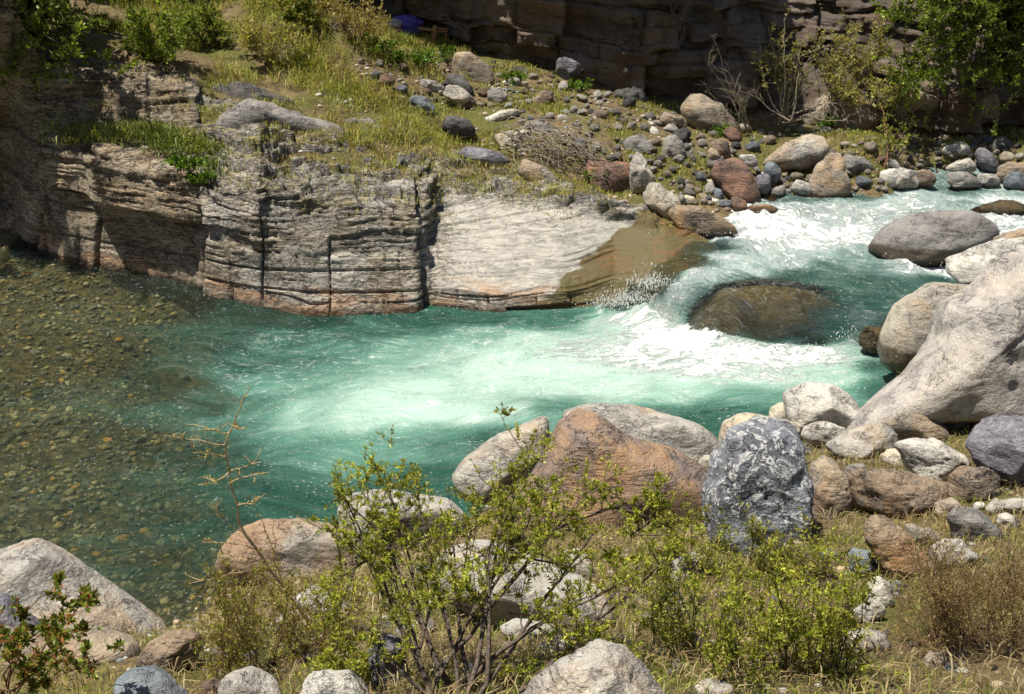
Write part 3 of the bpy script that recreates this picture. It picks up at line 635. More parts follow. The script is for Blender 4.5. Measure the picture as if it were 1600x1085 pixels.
# the sunken boulder and the thin sheet of water that slides over it
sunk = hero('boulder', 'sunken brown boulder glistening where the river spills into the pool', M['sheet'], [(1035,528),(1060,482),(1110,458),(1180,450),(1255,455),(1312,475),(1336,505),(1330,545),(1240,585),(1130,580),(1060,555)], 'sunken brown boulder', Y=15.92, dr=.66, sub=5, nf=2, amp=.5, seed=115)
sv = np.array([v.co[:] for v in sunk.data.vertices])+np.array(sunk.location); cs = .07
b0x, b0y = sv[:, 0].min()-.1, sv[:, 1].min()-.1; nbx, nby = int((sv[:, 0].max()+.1-b0x)/cs)+1, int((sv[:, 1].max()+.1-b0y)/cs)+1
hm = np.full((nbx, nby), -9.); np.maximum.at(hm, (((sv[:, 0]-b0x)/cs).astype(int), ((sv[:, 1]-b0y)/cs).astype(int)), sv[:, 2])
for _ in range(2):
    e_ = np.pad(hm, 1, mode='edge'); nb8 = np.stack([e_[i:i+nbx, j:j+nby] for i in range(3) for j in range(3)]); mx8 = np.where(nb8 > -5, nb8, 0).sum(0)/np.maximum((nb8 > -5).sum(0), 1); hm = np.where(hm < -5, np.where((nb8 > -5).sum(0) > 2, mx8, -9.), hm)
e_ = np.pad(hm, 1, mode='edge'); nb8 = np.stack([e_[i:i+nbx, j:j+nby] for i in range(3) for j in range(3)]); hm = np.where(hm > -5, .65*nb8.max(0)+.35*np.where(nb8 > -5, nb8, hm).mean(0), hm)
qx, qy = (x-b0x)/cs-.5, (y-b0y)/cs-.5; ins = (qx > 0) & (qy > 0) & (qx < nbx-1.01) & (qy < nby-1.01)
ix, iy = np.clip(qx, 0, nbx-2).astype(int), np.clip(qy, 0, nby-2).astype(int); ax_, ay_ = np.clip(qx-ix, 0, 1), np.clip(qy-iy, 0, 1)
hz = hm[ix, iy]*(1-ax_)*(1-ay_)+hm[ix+1, iy]*ax_*(1-ay_)+hm[ix, iy+1]*(1-ax_)*ay_+hm[ix+1, iy+1]*ax_*ay_
hz = np.where(ins & (hz > -1.5), hz, -9.)
film = hz+.085+.02*fbm(FL*5, 3, 241); over = smooth(-.10, .05, film-z); z = np.where(hz > -5, np.maximum(z, film), z)
turb = turb*(1-over)+.10*over; milk = milk*(1-over); foam = foam*(1-over*.8)+.34*over
wme = mk_mesh('river', np.stack([x, y, z], 1), None, grid_quads(len(wx), len(wy)))
depth = np.clip(z-gz(x, y), 0, 3)
attr(wme, 'foam', foam); attr(wme, 'milk', milk); attr(wme, 'turb', np.clip(turb, 0, 1)); attr(wme, 'rapid', f); attr(wme, 'flow', flow, 'FLOAT_VECTOR')
t = NT('river_water'); fl = t.n('ShaderNodeAttribute', attribute_name='flow').outputs['Vector']
pos = t.n('ShaderNodeNewGeometry').outputs['Position']
A = lambda n: t.n('ShaderNodeAttribute', attribute_name=n).outputs['Fac']
fm, mk, tb, rp = A('foam'), A('milk'), A('turb'), A('rapid')
s1 = t.mapping(fl, scale=(.7, 1.6, 1)); s2 = t.mapping(fl, scale=(1.1, 2.4, 1))
na = t.noise(s1, 1.6, 7, .62, .9); nb_ = t.noise(s2, 3.2, 8, .68, 1.6); nc = t.noise(pos, 22, 5, .7)
# thin curling foam threads
th = t.math('ABSOLUTE', t.math('SUBTRACT', t.noise(s2, 1.9, 7, .62, 1.0), .5))
thread = t.math('MULTIPLY', t.ramp(th, .035, .0), t.ramp(nb_, .42, .62))
mkn = t.math('ADD', mk, t.math('MULTIPLY', t.math('SUBTRACT', na, .5), .55), clamp=True)
deep = t.mix(t.ramp(na, .3, .7), (0.012, 0.060, 0.042), (0.024, 0.092, 0.066))
deep = t.mix(rp, deep, (0.018, 0.058, 0.046)); body = t.mix(t.ramp(mkn, .05, .6), deep, t.mix(rp, (0.10, 0.245, 0.19), (0.15, 0.235, 0.22)))
body = t.mix(t.ramp(mkn, .42, 1.0), body, t.mix(rp, (0.43, 0.61, 0.52), (0.46, 0.545, 0.54)))
f0 = t.math('ADD', t.math('MULTIPLY', fm, 1.15), t.math('MULTIPLY', t.math('SUBTRACT', nb_, .5), t.math('ADD', 1.5, t.math('MULTIPLY', rp, .7))))
f0 = t.math('ADD', f0, t.math('MULTIPLY', t.math('SUBTRACT', nc, .5), .5))
foam_glintM = t.math('MAXIMUM', t.ramp(f0, .48, 1.12, 0, .72), t.ramp(f0, .80, .97))
foam_glintM = t.math('MAXIMUM', foam_glintM, t.math('MULTIPLY', thread, t.ramp(fm, .06, .5, 0, .8)))
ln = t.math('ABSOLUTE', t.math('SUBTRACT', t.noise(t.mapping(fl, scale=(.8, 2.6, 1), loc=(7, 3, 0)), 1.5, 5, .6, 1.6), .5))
glint_fleck = t.math('MULTIPLY', t.ramp(t.noise(t.mapping(fl, scale=(1, 1.6, 1)), 30, 3, .6), .60, .66), t.math('MAXIMUM', t.ramp(ln, .05, .0), t.ramp(fm, .15, .6, 0, .6)))  # white flecks painted along the ripple lines in place of sun glints
foam_glintM = t.math('MAXIMUM', foam_glintM, glint_fleck)  # mask holds real foam plus the painted glints
body = t.mix(foam_glintM, body, (0.70, 0.74, 0.72))
df = t.n('ShaderNodeBsdfDiffuse'); t.l(body, df.inputs[0])
tr = t.n('ShaderNodeBsdfTransparent'); tr.inputs[0].default_value = (.87, .90, .76, 1)
op = t.math('MAXIMUM', t.ramp(t.math('ADD', tb, t.math('MULTIPLY', t.math('SUBTRACT', na, .5), .35)), .05, .9, .04, .97), foam_glintM)
mx = t.n('ShaderNodeMixShader'); t.l(op, mx.inputs[0]); t.l(tr.outputs[0], mx.inputs[1]); t.l(df.outputs[0], mx.inputs[2])
r1 = t.noise(t.mapping(fl, scale=(2.2, 6.5, 1)), 2.2, 5, .62, .8); r2_ = t.noise(t.mapping(fl, scale=(5, 13, 1)), 3.5, 4, .6, .5)
hb = t.math('ADD', t.math('MULTIPLY', r1, .9), t.math('MULTIPLY', r2_, .5))
hb = t.math('ADD', hb, t.math('MULTIPLY', t.math('MULTIPLY', foam_glintM, t.ramp(fm, .45, .8, .12, 1.)), t.math('ADD', .3, t.math('MULTIPLY', t.noise(pos, 14, 6, .75), 1.1)))); hb = t.math('ADD', hb, t.math('MULTIPLY', nc, .18))
hb = t.math('ADD', hb, t.math('MULTIPLY', t.noise(t.mapping(fl, scale=(1, 1.7, 1)), 26, 2, .5), t.ramp(foam_glintM, 0, .3, .30, .1))); nm = t.bump(hb, .9, .06)
t.l(nm, df.inputs['Normal'])
gl = t.n('ShaderNodeBsdfGlossy'); t.l(nm, gl.inputs['Normal']); t.v(gl.inputs['Roughness'], t.math('ADD', .06, t.math('MULTIPLY', foam_glintM, .5)))
fr = t.n('ShaderNodeFresnel'); fr.inputs[0].default_value = 1.33; t.l(nm, fr.inputs['Normal'])
frf = t.math('MULTIPLY', fr.outputs[0], t.ramp(foam_glintM, 0, 1, 1, .1))
m2 = t.n('ShaderNodeMixShader'); t.l(frf, m2.inputs[0]); t.l(mx.outputs[0], m2.inputs[1]); t.l(gl.outputs[0], m2.inputs[2])
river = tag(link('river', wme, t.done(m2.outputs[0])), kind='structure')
def wz_pool(): return 0.0

# spray thrown up where the water drops
rs = np.random.RandomState(77); pts = []
for px, py, zz, n, sx_, sz_ in [(1018,446,.45,380,.20,.11),(990,468,.15,420,.2,.09),(955,476,.03,380,.22,.07),(1060,515,.02,110,.4,.08),(1200,548,.0,120,.9,.06),(1335,530,.1,90,.22,.12),(1140,372,.7,60,.3,.08),(1440,405,.6,60,.4,.08)]:
    c = at_z(px, py, zz); q = rs.normal(size=(n, 3))*np.array([sx_, .18, 0])+c; q[:, 2] = c[2]+.02+rs.exponential(sz_*.55, n); pts.append(q)
pts = np.concatenate(pts); n = len(pts); bm = bmesh.new(); bmesh.ops.create_icosphere(bm, subdivisions=1, radius=1)
dv = np.array([q.co[:] for q in bm.verts]); df_ = np.array([[q.index for q in fc.verts] for fc in bm.faces]); bm.free()
V = pts[:, None]+dv[None]*(rs.uniform(.0025, .007, n)[:, None, None]*np.stack([np.ones(n), np.ones(n), rs.uniform(1, 4.5, n)], 1)[:, None])
me = mk_mesh('spray', V.reshape(-1, 3), (df_[None]+np.arange(n)[:, None, None]*len(dv)).reshape(-1, 3))
t = NT('spray_water'); tag(link('spray', me, t.done(t.bsdf((.75, .79, .78), .25))), 'white spray drops flung up where the river falls into the pool', 'spray', kind='stuff')

# near bank, right
B = 'boulder'
hero(B, 'huge pale grey boulder leaning over the pool at the right edge', M['granite'], [(1362,650),(1400,612),(1440,580),(1466,530),(1480,480),(1512,445),(1566,402),(1620,360),(1720,350),(1760,480),(1740,640),(1640,690),(1520,670),(1440,650),(1390,668)], 'huge pale boulder', Y=11.6, dr=.62, sub=6, nf=8, amp=.5, seed=5)
hero(B, 'smooth cream boulder with a wet brown foot, beside the huge pale boulder', M['palewet'], [(1384,535),(1390,500),(1408,468),(1440,447),(1480,440),(1520,450),(1530,500),(1490,560),(1430,572),(1395,560)], 'cream boulder with wet foot', Y=13.7, dr=.8, sub=5, nf=2, amp=.35, seed=8)
hero(B, 'cracked whitish boulder behind the huge pale one, at the water', M['white'], [(1476,425),(1484,402),(1520,390),(1560,376),(1610,372),(1640,420),(1560,450),(1500,446)], 'cracked whitish boulder', Y=15.3, dr=.9, sub=5, nf=6, amp=.8)
hero('rock', 'tan slab peeping over the cracked whitish boulder at the right edge', M['tan'], [(1552,372),(1572,360),(1610,358),(1640,372),(1610,392),(1570,390)], 'tan slab', Y=16.3, dr=1., cat='rock')
hero(B, 'white rounded boulder at the pool edge, topmost of the near pile', M['white'], [(1224,645),(1230,612),(1262,601),(1300,604),(1330,625),(1356,662),(1330,682),(1270,680),(1236,668)], 'white rounded boulder', z=.25, dr=.95, sub=5, nf=7, amp=.8, strat=.4, seed=3)
hero(B, 'low cream boulder at the pool edge left of the white rounded one', M['cream'], [(1128,690),(1134,660),(1160,648),(1200,652),(1240,662),(1250,690),(1200,715),(1150,715)], 'low cream boulder', z=.1, sub=5, nf=6, amp=.8)
hero('rock', 'small cream rock wedged between the low cream and white boulders', M['cream'], [(1200,655),(1205,636),(1222,628),(1240,640),(1240,668),(1215,672)], 'small cream rock', z=.15, cat='rock')
hero(B, 'pale blunt stone under the white rounded boulder', M['white'], [(1253,682),(1262,664),(1290,660),(1320,668),(1320,700),(1280,698)], 'pale blunt stone', z=.35, cat='rock', nf=3)
hero(B, 'smooth grey boulder lying below the white rounded one', M['pale'], [(1288,695),(1320,678),(1360,664),(1396,663),(1410,678),(1400,702),(1360,726),(1325,722),(1296,708)], 'smooth grey boulder', z=.45, sub=5, nf=5, amp=.6, seed=12)
hero(B, 'tall blue-grey boulder marbled with white veins', M['marble'], [(1112,760),(1120,710),(1145,675),(1185,660),(1222,663),(1246,680),(1256,715),(1262,775),(1254,830),(1225,862),(1180,868),(1140,845),(1118,805)], 'marbled boulder', hit=(1190,850), dr=.85, sub=5, nf=6, amp=1.25, strat=.5, seed=21, push=.2)
hero(B, 'upright grey-brown boulder right of the marbled one', M['tan'], [(1258,770),(1266,728),(1284,705),(1306,718),(1326,752),(1328,790),(1305,812),(1270,808)], 'upright grey-brown boulder', hit=(1295,806), sub=5, nf=7, amp=1.)
hero(B, 'long orange-brown boulder right of the upright grey-brown one', M['brown'], [(1322,752),(1335,736),(1390,734),(1440,744),(1472,756),(1470,778),(1430,802),(1375,812),(1338,798)], 'orange-brown boulder', hit=(1400,806), sub=5, nf=6, amp=1.2, strat=.5, seed=31)
hero(B, 'whitish wedge boulder above the long orange-brown one', M['white'], [(1400,694),(1425,682),(1470,690),(1513,715),(1506,738),(1482,760),(1450,748),(1415,722)], 'whitish wedge boulder', hit=(1460,752), sub=5, nf=8, amp=.9, strat=.4)
hero(B, 'large purple-grey angular boulder at the right edge', M['purple'], [(1500,692),(1520,664),(1560,652),(1610,655),(1660,680),(1650,745),(1600,764),(1550,752),(1525,725)], 'purple-grey boulder', hit=(1590,752), sub=5, nf=9, amp=.9, seed=41)
hero(B, 'chocolate brown boulder at the foot of the purple-grey one', M['brown'], [(1484,745),(1508,729),(1540,727),(1558,745),(1555,772),(1520,788),(1490,776)], 'chocolate brown boulder', hit=(1520,782), sub=4, nf=5)
hero(B, 'leaning brown slab below the long orange-brown boulder', M['brown'], [(1346,822),(1362,804),(1385,808),(1425,845),(1462,880),(1462,905),(1425,908),(1385,885),(1356,850)], 'leaning brown slab', hit=(1420,900), dr=.6, sub=5, nf=5, strat=.6, seed=51)
hero(B, 'beige boulder behind the smooth grey and whitish ones', M['tan'], [(1368,664),(1395,646),(1432,644),(1474,664),(1480,690),(1430,700),(1385,690)], 'beige boulder', hit=(1430,690), nf=5)
hero('rock', 'flat grey rock below the huge boulder, left of the cream block', M['pale'], [(1442,655),(1462,638),(1490,634),(1516,648),(1508,668),(1470,674)], 'flat grey rock', cat='rock')
hero('rock', 'small yellow-cream block below the huge pale boulder', M['cream'], [(1514,646),(1535,634),(1568,638),(1572,652),(1545,664),(1518,662)], 'yellow-cream block', cat='rock')
hero('rock', 'reddish brown rock at the right edge above the purple-grey boulder', M['red'], (1590,634,34,16,-12), 'reddish rock', cat='rock')
hero('rock', 'blue slate rock in the grass left of the leaning brown slab', M['slate'], [(1322,875),(1335,858),(1358,862),(1371,885),(1365,905),(1340,905)], 'blue slate rock', cat='rock', nf=8)
hero('rock', 'white upright stone below the blue slate rock', M['white'], (1374,928,20,25,10), 'white upright stone', cat='rock', nf=2, amp=.5)
hero('rock', 'white lumpy stone left of the white upright one', M['white'], (1356,957,27,17,-15), 'white lumpy stone', cat='rock', nf=4)
hero('rock', 'thin flat white stone left of the blue slate rock', M['cream'], (1318,893,17,8,10), 'thin flat white stone', cat='rock', nf=2, amp=.5)
hero('rock', 'tiny bluish stone beside the white upright one', M['slate'], (1400,917,8,10,0), 'tiny bluish stone', cat='rock')
hero('rock', 'flat tan-grey rock set in the grass below the white stones', M['pale'], (1352,1000,38,17,8), 'flat tan-grey rock', cat='rock', nf=3)
hero('rock', 'half buried grey stone on the bare path, bottom right', M['tan'], (1464,1030,20,12,-15), 'half buried stone', cat='rock')
hero('rock', 'faint grey slab among the twigs right of the leaning brown slab', M['grey'], [(1478,808),(1500,790),(1540,800),(1562,828),(1555,850),(1500,845)], 'faint grey slab', cat='rock')
hero('rock', 'second grey slab among the dry twigs above the leaning brown slab', M['tan'], (1445,838,32,14,18), 'second grey slab', cat='rock')
hero('rock', 'round white pebble at the foot of the chocolate brown boulder', M['white'], (1530,792,9,8,0), 'round white pebble', cat='rock', nf=1, amp=.3)
hero('rock', 'pale bluish oval stone right of the round white pebble', M['pale'], (1562,791,21,11,-14), 'pale bluish stone', cat='rock', nf=2, amp=.5)
hero('rock', 'whitish stone below the pale bluish oval one at the right', M['white'], (1573,815,15,13,20), 'small whitish stone', cat='rock')
hero('rock', 'brown flat rock in the dry grass right of the marbled boulder', M['tan'], (1252,857,30,12,8), 'brown flat rock', cat='rock')
hero('rock', 'small slate chip right of the brown flat rock', M['slate'], (1296,868,14,10,10), 'slate chip', cat='rock')
hero('rock', 'cream rock squeezed between the beige and whitish wedge boulders', M['cream'], (1398,716,20,14,15), 'squeezed cream rock', cat='rock', nf=6)
hero('rock', 'grey angular rock between the smooth grey and upright boulders', M['grey'], (1338,738,20,13,-12), 'grey angular pile rock', cat='rock', nf=8)
hero('rock', 'small tan rock at the foot of the marbled boulder', M['tan'], (1258,818,18,14,10), 'small tan pile rock', cat='rock', nf=7)
hero('rock', 'broken whitish slab right of the leaning brown slab', M['white'], [(1455,862),(1470,838),(1510,846),(1535,872),(1500,890),(1468,884)], 'broken whitish slab', cat='rock', nf=9)
hero('rock', 'tan angular rock between the chocolate brown and faint grey rocks', M['tan'], (1478,795,22,15,-20), 'tan angular pile rock', cat='rock', nf=9)
hero('rock', 'low grey rock in grass under the purple-grey boulder', M['pale'], (1590,790,24,12,6), 'low grey grass rock', cat='rock', nf=7)
# near bank, middle
hero(B, 'big rust-brown boulder behind the leafy shrub', M['rust'], [(806,790),(818,735),(834,680),(858,645),(895,636),(940,655),(985,690),(1040,700),(1088,728),(1114,762),(1106,810),(1050,838),(960,850),(870,840),(820,820)], 'rust-brown boulder', z=.25, dr=.75, sub=5, nf=3, amp=.5, seed=63)
hero(B, 'whitish boulder at the pool edge left of the rust-brown one', M['pale'], [(713,742),(730,715),(775,684),(820,664),(850,650),(862,700),(850,770),(790,790),(735,772)], 'whitish pool-edge boulder', z=-.05, dr=.85, sub=5, nf=4, amp=.5, seed=66)
hero(B, 'smooth pale boulder with orange stains behind the rust-brown one', M['pale'], [(880,645),(930,633),(1000,635),(1060,648),(1105,674),(1128,702),(1110,745),(1040,740),(960,720),(900,690)], 'orange-stained pale boulder', z=.0, dr=.8, sub=5, nf=3, amp=.4, seed=68)
hero('rock', 'dark small rock between the low cream and orange-stained boulders', M['grey'], (1122,700,16,15,0), 'dark small rock', z=.1, cat='rock')
hero('rock', 'pale yellowish rock left of the marbled boulder', M['cream'], (1112,728,24,16,-10), 'pale yellowish rock', z=.2, cat='rock')
hero(B, 'flat-topped tan boulder reaching into the pool', M['slab'], [(346,872),(352,842),(372,814),(430,810),(500,822),(552,838),(575,862),(545,900),(480,915),(410,905),(362,893)], 'flat-topped tan boulder', z=.1, dr=.8, sub=5, nf=6, amp=.6, strat=.7, sharp=3.5, seed=71)
hero(B, 'grey rounded boulder at the pool edge behind the shrub leaves', M['pale'], [(530,800),(545,775),(590,768),(650,774),(705,782),(725,812),(710,850),(640,872),(570,860),(540,835)], 'grey rounded pool boulder', z=.1, sub=5, nf=4, amp=.6)
hero(B, 'long pale flat boulder under the leafy shrub', M['pale'], [(670,895),(700,862),(750,848),(810,862),(880,890),(935,925),(945,965),(890,990),(810,985),(730,960),(680,930)], 'long pale flat boulder', dr=.8, sub=5, nf=5, amp=.6, seed=81)
hero('rock', 'yellowish rounded rock between shrub branches', M['cream'], [(872,885),(885,862),(905,858),(925,880),(928,905),(900,915),(878,905)], 'yellowish rounded rock', cat='rock', nf=2)
hero('rock', 'white jagged rock below the long pale flat boulder', M['white'], (830,985,44,16,5), 'white jagged rock', cat='rock', nf=7)
hero('rock', 'low white rock left of the big grey boulder at the bottom', M['white'], (868,1010,36,12,-12), 'low white rock', cat='rock')
hero(B, 'grey boulder with branch shadows at the bottom edge', M['pale'], [(824,1110),(840,1062),(880,1030),(935,1012),(985,1026),(1030,1060),(1060,1100),(1070,1140),(960,1170),(850,1150)], 'grey bottom boulder', hit=(950,1130), dr=.8, sub=5, nf=8, amp=1., strat=.7, seed=93)
hero('rock', 'small bluish grey rock in dry grass right of the shrub', M['slate'], (1048,939,18,14,-10), 'small bluish rock', cat='rock')
hero('rock', 'pale rock in the dry grass under the rust-brown boulder', M['pale'], (1080,885,36,20,-15), 'pale dry-grass rock', cat='rock')
hero('rock', 'small grey boulder half hidden by bush leaves, bottom centre', M['pale'], (1115,1078,28,14,0), 'half hidden grey rock', cat='rock')
hero('rock', 'dark bluish rock in the shade behind the shrub stems', M['purple'], (600,1035,34,40,10), 'shaded bluish rock', cat='rock')
hero('rock', 'pale rock at the bottom edge left of the shrub stems', M['white'], [(466,1100),(478,1062),(510,1045),(555,1055),(580,1090),(560,1120),(490,1120)], 'pale bottom rock', cat='rock')
hero('rock', 'grey brown rock under the dry twigs left of the shrub', M['pale'], (500,945,46,24,12), 'grey brown twig rock', cat='rock')
hero('rock', 'pale small rock among twigs behind the tan boulder', M['cream'], (455,975,34,18,-8), 'pale twig rock', cat='rock')
# near bank, left
hero(B, 'great smooth grey boulder in the lower left corner', M['pale'], [(-140,930),(-60,865),(0,842),(50,850),(120,890),(185,935),(246,985),(240,1015),(150,1040),(0,1040),(-120,1020)], 'great smooth grey boulder', Y=8.0, dr=.62, sub=5, nf=3, amp=.4, seed=101)
hero('rock', 'dark wedge of rock lying on the great smooth grey boulder', M['purple'], [(-40,925),(0,930),(30,948),(66,978),(40,992),(-40,990)], 'dark wedge', Y=7.0, dr=.9, cat='rock', nf=4, amp=.4)
hero(B, 'broad tan boulder below the dark wedge in the lower left corner', M['tan'], [(-80,985),(-20,972),(60,985),(140,985),(205,1005),(215,1035),(170,1075),(60,1090),(-60,1090)], 'broad tan boulder', Y=6.6, dr=.7, sub=5, nf=4, amp=.6)
hero(B, 'brown and grey cracked block right of the great smooth boulder', M['brown'], [(218,1035),(238,1000),(275,984),(312,992),(310,1020),(285,1050),(240,1055)], 'brown and grey block', dr=.9, sub=5, nf=8, strat=.6)
hero(B, 'blue-grey boulder on the bottom edge below the brown and grey block', M['slate'], [(182,1100),(186,1045),(215,1038),(262,1055),(300,1090),(290,1120),(210,1130)], 'blue-grey bottom boulder', sub=5, nf=5, amp=.6)
hero(B, 'rounded light grey boulder on the bottom edge, lower left', M['pale'], [(342,1080),(350,1052),(385,1044),(420,1058),(448,1090),(430,1120),(360,1120)], 'rounded light bottom boulder', sub=5, nf=3, amp=.5)
hero('rock', 'small reddish rock left of the rounded light grey bottom boulder', M['red'], (332,1078,16,18,20), 'small reddish bottom rock', cat='rock')
# in the river
hero(B, 'grey rounded boulder standing wet in the upper rapid', M['wetgrey'], [(1366,385),(1378,360),(1410,340),(1455,331),(1505,332),(1545,346),(1562,364),(1550,382),(1500,402),(1440,415),(1390,408)], 'wet grey river boulder', z=.62, dr=.8, sub=5, nf=3, amp=.4, seed=111, push=.5)
hero(B, 'dark flat rock awash in the rapid at the right edge', M['wetbrown'], [(1500,330),(1530,318),(1580,314),(1640,322),(1640,350),(1560,350),(1515,345)], 'awash dark rock', Y=19.6, dr=.9, sub=4, nf=3, amp=.6)
hero('rock', 'small red-brown rock in the spill beside the cream wet-footed boulder', M['wetbrown'], (1366,528,22,20,0), 'red-brown spill rock', Y=14.6, cat='rock')
